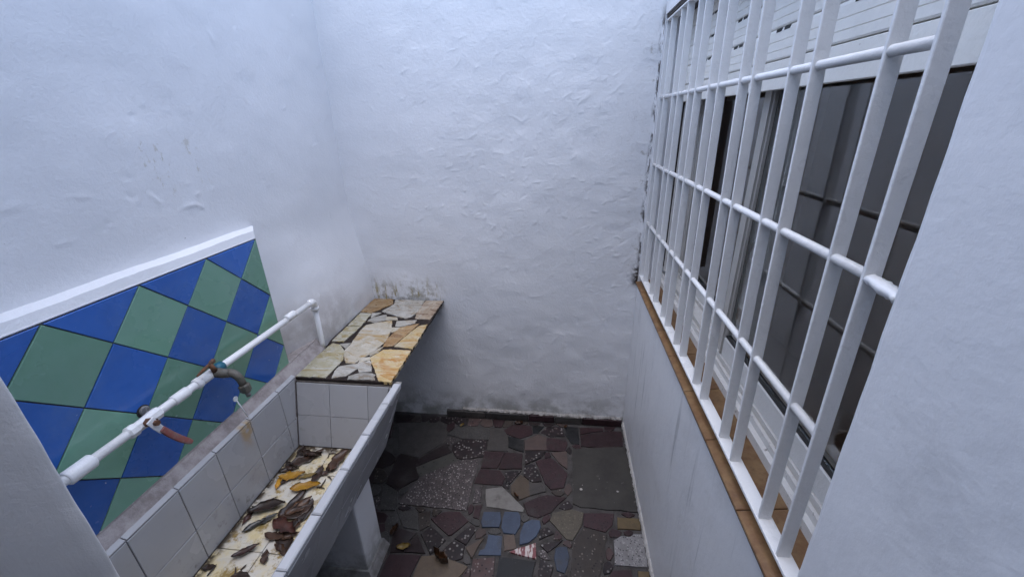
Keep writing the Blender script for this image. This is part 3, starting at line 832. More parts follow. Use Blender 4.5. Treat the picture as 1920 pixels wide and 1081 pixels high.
# pieces nearer than the frame and in the shade under the basin: cells clipped out of the plane
def inside(p, poly):
    r = False
    for i in range(len(poly)):
        a, b = poly[i - 1], poly[i]
        if (a[1] > p[1]) != (b[1] > p[1]) and p[0] < (b[0] - a[0]) * (p[1] - a[1]) / (b[1] - a[1]) + a[0]: r = not r
    return r
rnd = random.Random(5)
seeds = []
for _ in range(4000):
    p = (rnd.uniform(-1.05, 0.36), rnd.uniform(-1.2, 1.93))
    if all(math.hypot(p[0] - q[0], p[1] - q[1]) > 0.105 for q in seeds): seeds.append(p)
kinds = ['maroon', 'maroon_speck', 'terrazzo_black', 'granite', 'grey', 'tan', 'terrazzo_light', 'black', 'pink', 'brown_terrazzo', 'beige', 'maroon_dark']
for i, p in enumerate(seeds):
    visible = p[1] > 1.03 and p[0] > -0.80 - (p[1] - 1.6) * 0.1
    if visible: continue
    cell = [(-1.06, -1.25), (0.37, -1.25), (0.37, 1.93), (-1.06, 1.93)]
    for q in seeds:
        if q is p or math.hypot(p[0] - q[0], p[1] - q[1]) > 0.5: continue
        mx, my = (p[0] + q[0]) / 2, (p[1] + q[1]) / 2
        nx, ny = p[0] - q[0], p[1] - q[1]
        out = []
        for k, a in enumerate(cell):
            b = cell[(k + 1) % len(cell)]
            fa = (a[0] - mx) * nx + (a[1] - my) * ny
            fb = (b[0] - mx) * nx + (b[1] - my) * ny
            if fa >= 0: out.append(a)
            if (fa >= 0) != (fb >= 0):
                t = fa / (fa - fb); out.append((a[0] + (b[0] - a[0]) * t, a[1] + (b[1] - a[1]) * t))
        cell = out
        if len(cell) < 3: break
    if len(cell) < 3: continue
    cell = shrink(cell, 0.006)
    if len(cell) < 3 or area2(cell) < 0.002: continue
    pts = cell + [((cell[k][0] + cell[k - 1][0]) / 2, (cell[k][1] + cell[k - 1][1]) / 2) for k in range(len(cell))] + [p]
    if any(inside(c, poly) for c in pts for _, poly in FLOOR): continue
    if any(inside(c, cell) for _, poly in FLOOR for c in poly): continue
    stone_piece(rnd.choice(kinds), cell, rnd.uniform(0, 0.0025))

# small shards packed into the wide joints between the larger pieces
fixed = []
for _, poly in FLOOR:
    for k in range(len(poly)):
        a, c = poly[k - 1], poly[k]
        nn = max(2, int(math.hypot(c[0] - a[0], c[1] - a[1]) / 0.016))
        for q in range(nn):
            fixed.append((a[0] + (c[0] - a[0]) * q / nn, a[1] + (c[1] - a[1]) * q / nn))
shards = []
rnd = random.Random(15)
for _ in range(9000):
    p = (rnd.uniform(-0.86, 0.365), rnd.uniform(1.02, 1.925))
    if any(inside(p, poly) for _, poly in FLOOR): continue
    if min(math.hypot(p[0] - q[0], p[1] - q[1]) for q in fixed) < 0.017: continue
    if any(math.hypot(p[0] - q[0], p[1] - q[1]) < 0.055 for q in shards): continue
    shards.append(p)
kinds2 = ['maroon_speck', 'terrazzo_black', 'granite', 'grey', 'brown_terrazzo', 'maroon_dark', 'red_terrazzo', 'terrazzo_light', 'maroon', 'pink']
for p in shards:
    cell = [(p[0] - 0.09, p[1] - 0.09), (p[0] + 0.09, p[1] - 0.09), (p[0] + 0.09, p[1] + 0.09), (p[0] - 0.09, p[1] + 0.09)]
    cell = clip(cell, -1.05, 0.9, 0.375, 1.935)
    for q in fixed + shards:
        if q is p or abs(p[0] - q[0]) > 0.19 or abs(p[1] - q[1]) > 0.19: continue
        mx, my = (p[0] + q[0]) / 2, (p[1] + q[1]) / 2
        if q not in shards:   # reach close to the neighbour's edge
            mx, my = p[0] + (q[0] - p[0]) * 0.80, p[1] + (q[1] - p[1]) * 0.80
        nx, ny = p[0] - q[0], p[1] - q[1]
        out = []
        for k, a in enumerate(cell):
            c = cell[(k + 1) % len(cell)]
            fa = (a[0] - mx) * nx + (a[1] - my) * ny
            fb = (c[0] - mx) * nx + (c[1] - my) * ny
            if fa >= 0: out.append(a)
            if (fa >= 0) != (fb >= 0):
                t = fa / (fa - fb); out.append((a[0] + (c[0] - a[0]) * t, a[1] + (c[1] - a[1]) * t))
        cell = out
        if len(cell) < 3: break
    if len(cell) < 3: continue
    clean = [c for k, c in enumerate(cell) if math.hypot(c[0] - cell[k - 1][0], c[1] - cell[k - 1][1]) > 0.004]
    if len(clean) < 3 or abs(area2(clean)) < 0.0006: continue
    stone_piece(rnd.choice(kinds2), clean, rnd.uniform(0, 0.0015), 0.003)

# skirting along the foot of the back wall
sk = empty('skirting', (-0.2, BY - 0.01, 0.0), 'low dark stone skirting along the foot of the back wall', 'skirting')
x = -0.66
edges = [-0.66, -0.42, -0.16, -0.005, 0.155, 0.385]
for i, (a, b) in enumerate(zip(edges[:-1], edges[1:])):
    plate('skirting_piece', [(a + 0.002, 0.0), (b - 0.002, 0.0), (b - 0.002, 0.042 + 0.003 * (i % 2)), (a + 0.002, 0.043)], (0, BY - 0.006, 0.0005), (1, 0, 0), (0, 0, 1), 0.016,
          MAT[['stone_grey', 'stone_granite', 'stone_maroon_speck', 'stone_grey', 'stone_maroon'][i]], sk, bevel=0.002)
# cracked paint lip above the skirting
bm = bmesh.new()
n = 120
rnd = random.Random(3)
prev = None
for k in range(n + 1):
    x = -0.56 + (0.94) * k / n
    d = 0.004 + 0.008 * abs(math.sin(k * 0.7) * math.sin(k * 0.23)) + rnd.uniform(0, 0.005)
    z = 0.046 + 0.012 * (1 - k / n) * (k < 60) * 0.4 + rnd.uniform(-0.001, 0.001)
    row = [bm.verts.new((x, BY + 0.004, z + 0.012)), bm.verts.new((x, BY - 0.006 - d * 0.5, z + 0.006)), bm.verts.new((x, BY - 0.006 - d, z)), bm.verts.new((x, BY + 0.004, z - 0.003))]
    if prev:
        for q in range(4):
            bm.faces.new((prev[q], prev[(q + 1) % 4], row[(q + 1) % 4], row[q]))
    else: bm.faces.new(row)
    prev = row
bm.faces.new(prev[::-1])
from_bm('paint_lip', bm, MAT['concrete'], sk)
# pale paint edge at the foot of the right wall
bm = bmesh.new(); prev = None
for k in range(181):
    y = 0.45 + 1.49 * k / 180
    d = 0.006 + rnd.uniform(0, 0.005)
    row = [bm.verts.new((RX + 0.003, y, 0.045)), bm.verts.new((RX - d * 0.6, y, 0.030 + rnd.uniform(-.004, .004))), bm.verts.new((RX - d, y, 0.012 + rnd.uniform(-.004, .004))), bm.verts.new((RX + 0.003, y, 0.006))]
    if prev:
        for q in range(4): bm.faces.new((prev[q], prev[(q + 1) % 4], row[(q + 1) % 4], row[q]))
    else: bm.faces.new(row)
    prev = row
bm.faces.new(prev[::-1])
tag(from_bm('paint_ridge', bm, MAT['paint_frame']), 'crusty ridge of white paint where the right wall meets the floor', 'paint ridge')

# ------------------------------------------------------------------ tiled splashback
TX, TB, TT, TR = -1.032, 0.812, 1.309, 1.238
sp = empty('tile_splashback', (-1.05, 0.85, TB), 'diamond-set blue and green tiled splashback with a white sloping top edge', 'splashback')
bm = bmesh.new()
rnd = random.Random(8)
prev = None
NS = 70
for k in range(NS + 1):
    f = k / NS
    w1 = 0.0004 * math.sin(k * 0.9) + 0.0012 * math.sin(k * 0.21 + 1)
    prof = [(LX - 0.03, TB - 0.03), (TX, TB - 0.03), (TX, TT + 0.001), (TX + 0.003, TT + 0.004), (TX + 0.001, TT + 0.008), (TX - 0.005, TT + 0.027 + w1), (LX + 0.006, TT + 0.033 + w1), (LX - 0.03, TT + 0.031)]
    row = []
    for px, pz in prof:
        yy = 0.45 + (TR - 0.45) * f + (0.055 * (TX - px) / (TX - LX) * max(0, f - 0.9) * 10 if px > LX else 0.055 * max(0, f - 0.9) * 10)
        row.append(bm.verts.new((px, yy, pz)))
    if prev:
        for q in range(8):
            bm.faces.new((prev[q], prev[(q + 1) % 8], row[(q + 1) % 8], row[q]))
    else: bm.faces.new(row)
    prev = row
bm.faces.new(prev[::-1])
o = from_bm('mortar_bed', bm, MAT['plaster_plain'], sp)
o.data.materials.append(MAT['grout_dark'])
for p in o.data.polygons:
    if p.normal.x > 0.95 and p.center.z < TT - TB - 0.02: p.material_index = 1
D = 0.2067 / 2
for row in range(6):
    zc = TT - D * row
    for k in range(-2, 7):
        yc = 0.612 + D * (row % 2 + 2 * k) - D
        if row % 2 == 0: yc = 0.612 + D * (2 * k + 1)
        else: yc = 0.612 + D * 2 * k
        dia = [(yc - D, zc), (yc, zc - D), (yc + D, zc), (yc, zc + D)]
        pl = clip(dia, 0.455, TB, TR - 0.003, TT)
        if len(pl) < 3 or abs(area2(pl)) < 0.0004: continue
        pl = shrink(pl, 0.0013)
        if len(pl) < 3 or area2(pl) < 0.0003: continue
        plate('tile', pl, (TX, 0, 0), (0, 1, 0), (0, 0, 1), 0.0032 + random.uniform(0, 0.0012), MAT['tile_blue' if row % 2 == 0 else 'tile_green'], sp, bevel=0.0009, below=0.004, jitter=0.006)
# ------------------------------------------------------------------ wash basin
sink = empty('wash_basin', (-0.80, 0.85, 0.0), 'long white tiled masonry wash basin full of fallen leaves, on a concrete leg', 'sink')
Y0, Y1 = 0.44, 1.225
def profile(name, pts, y0, y1, mat, parent, bevel=0.0, yt=None):
    bm = bmesh.new()
    a = [bm.verts.new((x, y0, z)) for x, z in pts]
    b = [bm.verts.new((x, y1, z)) for x, z in pts]
    n = len(pts)
    for i in range(n): bm.faces.new((a[i], a[(i + 1) % n], b[(i + 1) % n], b[i]))
    bm.faces.new(a[::-1]); bm.faces.new(b)
    return from_bm(name, bm, mat, parent)
profile('basin_back', [(LX + 0.006, 0.455), (-0.999, 0.455), (-0.999, 0.770), (-1.003, 0.776), (TX + 0.005, 0.8115), (TX + 0.0045, 0.8165), (LX + 0.006, 0.8165)], 0.479, Y1 + 0.2, MAT['mortar_ledge'], sink)
profile('basin_front', [(-0.712, 0.457), (-0.684, 0.457), (-0.578, 0.762), (-0.602, 0.762), (-0.702, 0.510)], Y0, Y1, MAT['concrete'], sink)
profile('basin_bottom', [(-0.997, 0.456), (-0.714, 0.456), (-0.705, 0.503), (-0.997, 0.503)], Y0 + .04, Y1 - 0.03, MAT['grout_dark'], sink)
# end walls (sloping inner faces)
def end_wall(ya_top, ya_bot, yb, name):
    bm = bmesh.new()
    lo = [(-0.997, 0.457), (-0.713, 0.457), (-0.604, 0.755), (-0.997, 0.755)]
    a = [bm.verts.new((x, ya_bot if z < 0.6 else ya_top, z)) for x, z in lo]
    b = [bm.verts.new((x, yb, z)) for x, z in lo]
    for i in range(4): bm.faces.new((a[i], a[(i + 1) % 4], b[(i + 1) % 4], b[i]))
    bm.faces.new(a[::-1]); bm.faces.new(b)
    return from_bm(name, bm, MAT['grout_dark'], sink)
end_wall(1.205, 1.134, Y1 - 0.002, 'basin_end')
end_wall(0.47, 0.52, Y0 + 0.002, 'basin_end')
# glazed tiles: back face
cols = [0.50, 0.545, 0.686, 0.815, 0.957, 1.103, 1.172]
for a, b in zip(cols[:-1], cols[1:]):
    for z0, z1 in ((0.508, 0.6215), (0.6215, 0.772)):
        bb = b if b < 1.15 else (1.130 + 0.07 * (z1 - 0.508) / 0.26 - 0.002)
        b0 = b if b < 1.15 else (1.126 + 0.07 * (z0 - 0.508) / 0.26 - 0.002)
        plate('wall_tile', [(a + 0.001, z0 + 0.001), (b0 - 0.001, z0 + 0.001), (bb - 0.001, z1 - 0.001), (a + 0.001, z1 - 0.001)], (-0.999, 0, 0), (0, 1, 0), (0, 0, 1), 0.006, MAT['glaze_wall'], sink, bevel=0.0012, jitter=0.006)
# edging strip on the back rim
for a, b in zip(cols[:-1], cols[1:]):
    if b > 1.15: b = 1.205
    plate('rim_tile', [(a + 0.001, 0.0), (b - 0.001, 0.0), (b - 0.001, 0.016), (a + 0.001, 0.016)], (-0.9935, 0, 0.774), (0, 1, 0), (-0.9, 0, 0.36), 0.004, MAT['glaze_wall'], sink, bevel=0.001)
# end face
for r, (z0, z1) in enumerate(((0.508, 0.628), (0.628, 0.752))):
    ex = [-0.992, -0.858, -0.705, -0.62, -0.59]
    for a, b in zip(ex[:-1], ex[1:]):
        right = lambda z: -0.700 + (z - 0.51) * 0.39
        a0, b0, a1, b1 = a, min(b, right(z0)), a, min(b, right(z1))
        if b1 - a1 < 0.012: continue
        pts = [(a0 + .001, z0 + .001), (b0 - .001, z0 + .001), (b1 - .001, z1 - .001), (a1 + .001, z1 - .001)]
        if b0 - a0 < 0.003:
            za = z0 + (a - right(z0)) / 0.39 + 0.002
            pts = [(a + .001, za), (b1 - .001, z1 - .001), (a1 + .001, z1 - .001)]
        # plane leans back: v axis along the slope
        plate('wall_tile', [(px, (pz - 0.508) * 1.040) for px, pz in pts], (0, 1.134 + 0.0008, 0.508), (1, 0, 0), (0, 0.0705, 0.2455), -0.0, MAT['glaze_wall'], sink, below=-0.006)
# floor tiles
fy = [0.50, 0.575, 0.715, 0.858, 1.0, 1.128]
for a, b in zip(fy[:-1], fy[1:]):
    for x0, x1 in ((-0.992, -0.848), (-0.848, -0.707)):
        plate('floor_tile', [(x0 + .001, a + .001), (x1 - .001, a + .001), (x1 - .001, b - .001), (x0 + .001, b - .001)], (0, 0, 0.503), (1, 0, 0), (0, 1, 0), 0.006, MAT['glaze_floor'], sink, bevel=0.001, jitter=0.008)
# rim tiles and outer tiles on the front
ry = [0.44, 0.521, 0.659, 0.801, 0.938, 1.088, 1.205]
for a, b in zip(ry[:-1], ry[1:]):
    plate('rim_tile', [(-0.601, a + .0012), (-0.574, a + .0012), (-0.574, b - .0012), (-0.601, b - .0012)], (0, 0, 0.762), (1, 0, 0), (0, 1, 0), 0.009, MAT['glaze_rim'], sink, bevel=0.003, jitter=0.01)
U = Vector((0, 1, 0)); V = Vector((0.106, 0, 0.305)).normalized()
for a, b in zip(ry[:-1], ry[1:]):
    for v0, v1 in ((0.004, 0.165), (0.165, 0.318)):
        plate('front_tile', [(a + .0008, v0 + .0008), (b - .0008, v0 + .0008), (b - .0008, v1 - .0008), (a + .0008, v1 - .0008)], (-0.684, 0, 0.457), U, V, 0.006, MAT['glaze_front'], sink, bevel=0.001, jitter=0.006)
V = Vector((0.100, 0, 0.252)).normalized()
for a, b in zip(ry[:-1], ry[1:]):
    b = min(b, 1.13); a = max(a, 0.52)
    if b - a < 0.01: continue
    plate('wall_tile', [(-b + .001, 0.004), (-a - .001, 0.004), (-a - .001, 0.268), (-b + .001, 0.268)], (-0.702, 0, 0.510), (0, -1, 0), V, 0.004, MAT['glaze_wall'], sink, bevel=0.001)
# leg and its plinth
bm = bmesh.new()
add_box(bm, (-0.985, 0.975, 0.035), (-0.712, 1.105, 0.452), 0.008, 2)
leg = from_bm('leg', bm, MAT['plaster_back'], sink)
bm = bmesh.new()
a = [bm.verts.new(p) for p in ((-1.0, 0.955, 0.0), (-0.690, 0.955, 0.0), (-0.690, 1.120, 0.0), (-1.0, 1.120, 0.0))]
b = [bm.verts.new(p) for p in ((-0.988, 0.968, 0.050), (-0.706, 0.968, 0.050), (-0.706, 1.110, 0.050), (-0.988, 1.110, 0.050))]
for i in range(4): bm.faces.new((a[i], a[(i + 1) % 4], b[(i + 1) % 4], b[i]))
bm.faces.new(a[::-1]); bm.faces.new(b)
from_bm('plinth', bm, MAT['concrete'], leg)

# ------------------------------------------------------------------ stone shelf
sh = empty('stone_shelf', (-0.80, 1.58, 0.757), 'shelf slab of cream and orange marble pieces in dark mortar, over the basin end', 'shelf')
plate('mortar_slab', [(-1.004, 1.212), (-0.616, 1.210), (-0.616, 1.955), (-1.014, 1.955), (-1.014, 1.50), (-1.008, 1.46)], (0, 0, 0.757), (1, 0, 0), (0, 1, 0), 0.0095, MAT['mortar_shelf'], sh, bevel=0.001)
for kind, poly in SHELF:
    poly = [(min(x, -0.6175), max(1.2115, min(1.948, y))) for x, y in poly]
    plate('stone', shrink(poly, -0.0026), (0, 0, 0.758), (1, 0, 0), (0, 1, 0), 0.0118 + random.uniform(0, 0.0012), MAT['onyx_' + kind], sh, bevel=0.001, jitter=0.003, split=0.011, rough_edge=0.0024)
rnd = random.Random(21)
chips = [(-0.905, 1.36), (-0.842, 1.285), (-0.80, 1.30), (-0.765, 1.345), (-0.73, 1.235), (-0.70, 1.25), (-0.71, 1.44), (-0.68, 1.6)]
for x, y in chips:
    pts = [(x + rnd.uniform(.5, 1) * 0.010 * math.cos(t), y + rnd.uniform(.5, 1) * 0.012 * math.sin(t)) for t in (0.2, 1.4, 2.6, 3.9, 5.1)]
    plate('stone_chip', pts, (0, 0, 0.758), (1, 0, 0), (0, 1, 0), 0.0102, MAT['onyx_' + rnd.choice(['grey', 'brown', 'cream'])], sh, bevel=0.0008)

# ------------------------------------------------------------------ water pipe, valve, faucet
PX, PZ = -0.985, 1.012
pipe = empty('water_pipe', (PX, 0.90, PZ), 'white painted water pipe with red-lever valve and faucet across the tiles', 'pipe')
R0 = 0.0108
tube('pipe_run', [(PX, 0.466, PZ), (PX, 0.9, PZ), (PX - 0.004, 1.378, PZ - 0.010)], R0, MAT['paint_pipe'], pipe, 18)
def sleeve(name, y0, y1, r, mat='paint_pipe', par=pipe):
    return tube(name, [(PX, y0, PZ), (PX, y0 + 0.003, PZ), (PX, y1 - 0.003, PZ), (PX, y1, PZ)], [r - 0.003, r, r, r - 0.003], MAT[mat], par, 18)
sleeve('coupling', 0.505, 0.558, 0.0168)
sleeve('coupling', 0.752, 0.800, 0.0140)
sleeve('coupling', 0.823, 0.842, 0.0158)
sleeve('coupling', 1.225, 1.275, 0.0130)
# elbow and drop
EY, EX = 1.405, PX - 0.006
pts, rr = [], []
for k in range(9):
    a = math.pi / 2 * k / 8
    pts.append((EX - 0.012 * k / 8, 1.385 + 0.038 * math.sin(a), PZ - 0.010 - 0.038 * (1 - math.cos(a)))); rr.append(0.0138)
tube('elbow', [(EX, 1.372, PZ - 0.010)] + pts, [0.0132] + rr, MAT['paint_pipe'], pipe, 18)
ex, ey, ez = pts[-1]
tube('elbow_collar', [(ex, ey, ez + 0.004), (ex, ey, ez - 0.010)], 0.0162, MAT['paint_pipe'], pipe, 18)
tube('drop_pipe', [(ex, ey, ez), (ex - 0.006, ey + 0.006, 0.80), (ex - 0.007, ey + 0.006, 0.770)], R0, MAT['paint_pipe'], pipe, 18)
# ball valve with lever
vb = tube('valve_body', [(PX, 0.632, PZ), (PX, 0.636, PZ), (PX, 0.652, PZ), (PX, 0.656, PZ), (PX, 0.690, PZ), (PX, 0.694, PZ), (PX, 0.712, PZ), (PX, 0.716, PZ)],
          [0.0115, 0.0160, 0.0160, 0.0130, 0.0150, 0.0160, 0.0160, 0.0115], MAT['paint_pipe'], pipe, 8, False)
tag(vb, 'white painted valve body with rusty nut')
tube('valve_stem', [(PX + 0.012, 0.672, PZ + 0.004), (PX + 0.034, 0.672, PZ + 0.004)], 0.0105, MAT['rust'], vb, 6, False)
tube('valve_nut', [(PX + 0.034, 0.672, PZ + 0.004), (PX + 0.042, 0.672, PZ + 0.004)], 0.0072, MAT['rust'], vb, 6, False)
hp = [(0.668, 1.014), (0.677, 0.990), (0.690, 0.966), (0.706, 0.938), (0.717, 0.918)]
def strip(name, pts, wid, x, th, mat, par):
    bm = bmesh.new(); prev = None
    for i, (y, z) in enumerate(pts):
        a, b = pts[max(0, i - 1)], pts[min(len(pts) - 1, i + 1)]
        d = Vector((0, b[0] - a[0], b[1] - a[1])).normalized()
        nn = Vector((0, -d.z, d.y))
        c = Vector((x[i] if hasattr(x, '__len__') else x, y, z))
        w_ = wid[i] if hasattr(wid, '__len__') else wid
        row = [bm.verts.new(c + nn * w_ + Vector((s * th, 0, 0))) for s in (-1, 1)] + [bm.verts.new(c - nn * w_ + Vector((s * th, 0, 0))) for s in (1, -1)]
        if prev:
            for q in range(4): bm.faces.new((prev[q], prev[(q + 1) % 4], row[(q + 1) % 4], row[q]))
        else: bm.faces.new(row)
        prev = row
    bm.faces.new(prev[::-1])
    bmesh.ops.recalc_face_normals(bm, faces=bm.faces[:])
    bmesh.ops.bevel(bm, geom=bm.edges[:], offset=th * 0.5, segments=2, affect='EDGES', profile=0.6)
    return from_bm(name, bm, MAT[mat], par, True)
strip('lever_plate', [(0.664, 1.030), (0.671, 1.008), (0.681, 0.984)], [0.010, 0.009, 0.008], PX + 0.033, 0.0016, 'paint_pipe', vb)
lv = strip('lever_grip', [(0.679, 0.992), (0.690, 0.966), (0.702, 0.942), (0.714, 0.922), (0.719, 0.914)], [0.0070, 0.0080, 0.0080, 0.0074, 0.0045], [PX + .034, PX + .037, PX + .042, PX + .048, PX + .051], 0.0042, 'handle_red', vb)
tag(lv, 'worn red plastic lever grip')
# faucet
FY = 0.885
fc = tube('faucet', [(PX, FY, PZ), (PX + 0.020, FY, PZ), (PX + 0.030, FY, PZ - 0.001), (PX + 0.050, FY + 0.004, PZ - 0.002)], [0.0135, 0.0145, 0.0135, 0.0125], MAT['brass_old'], pipe, 14)
tag(fc, 'dull grey-brown metal faucet with bent spout')
pts, rr = [], []
for k in range(9):
    a = math.pi / 2 * k / 8 * 0.9
    pts.append((PX + 0.046 + 0.030 * math.sin(a), FY + 0.006, PZ - 0.002 - 0.030 * (1 - math.cos(a)))); rr.append(0.0125 - 0.002 * k / 8)
tube('spout', pts + [(pts[-1][0] + 0.003, FY + 0.006, pts[-1][2] - 0.018)], rr + [0.0100], MAT['brass_old'], fc, 14)
tx, tz = pts[-1][0] + 0.003, pts[-1][2] - 0.014
tube('spout_nut', [(tx, FY + .006, tz), (tx + .001, FY + .006, tz - 0.003), (tx + .003, FY + .006, tz - 0.020), (tx + .003, FY + .006, tz - 0.023)], [0.0135, 0.0155, 0.0155, 0.0135], MAT['brass_old'], fc, 8, False)
tube('nozzle', [(tx + .003, FY + .006, tz - 0.020), (tx + .006, FY + .007, tz - 0.040)], [0.0075, 0.0065], MAT['plug_grey'], fc, 12)
tube('faucet_stem', [(PX + 0.016, FY - 0.006, PZ + 0.010), (PX + 0.012, FY - 0.012, PZ + 0.036)], [0.008, 0.006], MAT['rust'], fc, 10)
bm = bmesh.new()
for s in (-1, 1):
    c = Vector((PX + 0.012, FY - 0.014, PZ + 0.036))
    d = Vector((-0.10 * s, 0.95 * s, 0.10 if s > 0 else -0.10)).normalized()
    L_ = 0.024 if s > 0 else 0.050
    add_tube(bm, [c, c + d * L_ * 0.4, c + d * L_ * 0.8, c + d * L_], [0.004, 0.0065 if s > 0 else 0.005, 0.0065 if s > 0 else 0.0035, 0.002], 10)
from_bm('wing_handle', bm, MAT['rust'], fc, True)
sleeve('tape_wrap', 0.893, 0.922, 0.0160, 'tape_blue')
sleeve('tee', 0.842, 0.895, 0.0140)

# blanked-off stub in the tiles
st = empty('capped_pipe_stub', (TX, 0.712, 1.012), 'dark round hole with a grey blanked pipe stub between the tiles', 'pipe stub')
tube('hole_rim', [(TX + 0.001, 0.712, 1.012), (TX + 0.0062, 0.712, 1.012)], 0.0165, MAT['gasket'], st, 20, False)
tube('plug', [(TX + 0.004, 0.713, 1.013), (TX + 0.010, 0.713, 1.013), (TX + 0.012, 0.713, 1.013)], [0.0125, 0.0125, 0.0105], MAT['plug_grey'], st, 14, False)

# white stick with a round tip
sk2 = empty('plastic_stick', (-0.992, 0.955, 0.792), 'thin white stick with a round tip leaning on the tiles below the faucet', 'stick')
tube('stick', [(-0.993, 0.956, 0.791), (-1.004, 0.945, 0.868)], [0.0016, 0.0022], MAT['white_plastic'], sk2, 8)
tube('tip', [(-1.006, 0.944, 0.872), (-1.003, 0.944, 0.872)], 0.0085, MAT['white_plastic'], sk2, 16, False)

# ------------------------------------------------------------------ window sill
sl = empty('window_sill', (0.43, 1.2, 0.93), 'brown glazed tile sill under the barred window', 'window sill')
profile('mortar_bed', [(RX - 0.002, 0.880), (RX + 0.16, 0.880), (RX + 0.16, 0.928), (RX - 0.002, 0.9005)], WY0 + 0.002, WY1 - 0.001, MAT['grout_dark'], sl)
jy = [WY0 + 0.003, 0.656, 0.858, 1.058, 1.255, 1.434, 1.635, 1.835, WY1 - 0.002]
Us, Vs = Vector((0, 1, 0)), Vector((0.16, 0, 0.0275))
for a, b in zip(jy[:-1], jy[1:]):
    plate('sill_tile', [(-b + .001, -0.009), (-a - .001, -0.009), (-a - .001, 0.098), (-b + .001, 0.098)], (RX - 0.002, 0, 0.9008), -Us, Vs, 0.008, MAT['sill_tile'], sl, bevel=0.0015, jitter=0.006)

# ------------------------------------------------------------------ grille
GX = 0.395
gr = empty('window_grille', (GX, 1.22, 0.94), 'white painted iron grille of paired flat bars and round rods over the window', 'grille')
BAR0, BAR1 = 0.942, 2.008
bars = [.535, .610, .753, .827, .974, 1.046, 1.194, 1.269, 1.402, 1.480, 1.618, 1.702, 1.850, 1.932]
lean = [.026, .030, .048, .054, .054, .052, .046, .043, .035, .030, .020, .014, .004, .0]   # the old grille is out of plumb
bm = bmesh.new()
add_box(bm, (0, -0.0030, 0.003), (0.0225, 0.0028, BAR1 - BAR0 + 0.003), 0.0010)
bmesh.ops.recalc_face_normals(bm, faces=bm.faces[:])
bar_me = bpy.data.meshes.new('bar'); bm.to_mesh(bar_me); bm.free(); bar_me.materials.append(MAT['paint_bar'])
for y, ln in zip(bars, lean):
    o = bpy.data.objects.new('bar', bar_me); COL.objects.link(o); o.parent = gr
    o.location = Vector((GX + random.uniform(-.001, .001), y, BAR0)) - gr.location
    o.rotation_euler = (-ln, 0, random.uniform(-0.03, 0.03))
box('rail', (GX - 0.002, WY0 - 0.004, BAR0 - 0.003), (GX + 0.028, WY1 - 0.003, BAR0 + 0.0045), MAT['paint_bar'], gr, 0.001)
box('rail', (GX - 0.002, WY0 - 0.004, BAR1), (GX + 0.028, WY1 - 0.003, BAR1 + 0.0065), MAT['paint_bar'], gr, 0.001)
for z in (1.738, 1.470, 1.208):
    tube('rod', [(GX + 0.0095, bars[0] + lean[0] * (z - BAR0), z), (GX + 0.0095, 1.2, z + 0.001), (GX + 0.0095, BY + 0.004, z)], 0.0074, MAT['paint_bar'], gr, 14)
bm = bmesh.new()
rl = random.Random(12)
prev = None
for k in range(13):
    f = k / 12
    y = 0.551 - 0.062 * f
    wx = 0.0075 + 0.0035 * math.sin(math.pi * f) + 0.003 * f
    wz = 0.0052 + 0.0022 * math.sin(math.pi * min(1, f * 1.2)) + 0.0015 * f
    row = []
    for q in range(9):
        t = 2 * math.pi * q / 9
        g = rl.uniform(0.78, 1.15)
        low = 1.35 if math.sin(t) < -0.3 else 0.8
        row.append(bm.verts.new((GX + 0.0095 + math.cos(t) * wx * g, y + rl.uniform(-.0012, .0012), 1.470 - 0.006 * f + math.sin(t) * wz * g * low)))
    if prev:
        for q in range(9): bm.faces.new((prev[q], prev[(q + 1) % 9], row[(q + 1) % 9], row[q]))
    else: bm.faces.new(row)
    prev = row
bm.faces.new(prev[::-1])
from_bm('mortar_lump', bm, MAT['paint_bar'], gr, True)

# ------------------------------------------------------------------ window
wd = empty('sliding_window', (0.55, 1.2, 0.93), 'aged white sliding window with two glass sashes behind the bars', 'window')
FX = 0.478
profile('bottom_track', [(FX, 0.905), (0.60, 0.905), (0.60, 0.975), (0.560, 0.975), (0.560, 0.960), (0.548, 0.960), (0.548, 0.972), (0.508, 0.972), (0.508, 0.955), (0.497, 0.955), (0.497, 0.968), (0.490, 0.968), (0.490, 0.950), (FX, 0.948)], WY0 + .004, WY1 - .004, MAT['paint_frame'], wd)
box('top_frame', (0.505, WY0 + .004, 1.806), (0.60, WY1 - .004, 1.87), MAT['paint_frame'], wd, 0.002)
box('side_frame', (0.500, WY1 - .040, 0.976), (0.60, WY1 - .005, 1.805), MAT['paint_frame'], wd, 0.002)
box('side_frame', (0.500, WY0 + .005, 0.976), (0.60, WY0 + .030, 1.805), MAT['paint_frame'], wd, 0.002)
def sash(x0, x1, y0, y1):
    z0, z1 = 0.973, 1.804
    r = box('sash', (x0, y0 + .055, z0), (x1, y1 - .055, z0 + 0.062), MAT['paint_sash'], wd, 0.002)
    box('top_rail', (x0, y0 + .055, z1 - 0.045), (x1, y1 - .055, z1), MAT['paint_sash'], r, 0.002)
    for a, b in ((y0, y0 + .0545), (y1 - .0545, y1)):
        bm = bmesh.new()
        add_box(bm, (x0 + .002, a, z0), (x1 - .002, b, z1), 0.002)
        add_box(bm, (x0 - .004, a + 0.004, z0 + .002), (x0 + .0025, a + 0.012, z1 - .002))
        from_bm('stile', bm, MAT['paint_stile'], r)
    xm = (x0 + x1) / 2
    box('gasket', (x0 + .004, y0 + .055, z0 + .0625), (x1 - .004, y1 - .055, z0 + .068), MAT['gasket'], r)
    box('pane', (xm - .002, y0 + .0555, z0 + .0685), (xm + .002, y1 - .0555, z1 - .0455), MAT['glass'], r)
    return r
sash(0.512, 0.538, WY0 + .032, 1.225)
sash(0.566, 0.590, 1.145, WY1 - .042)

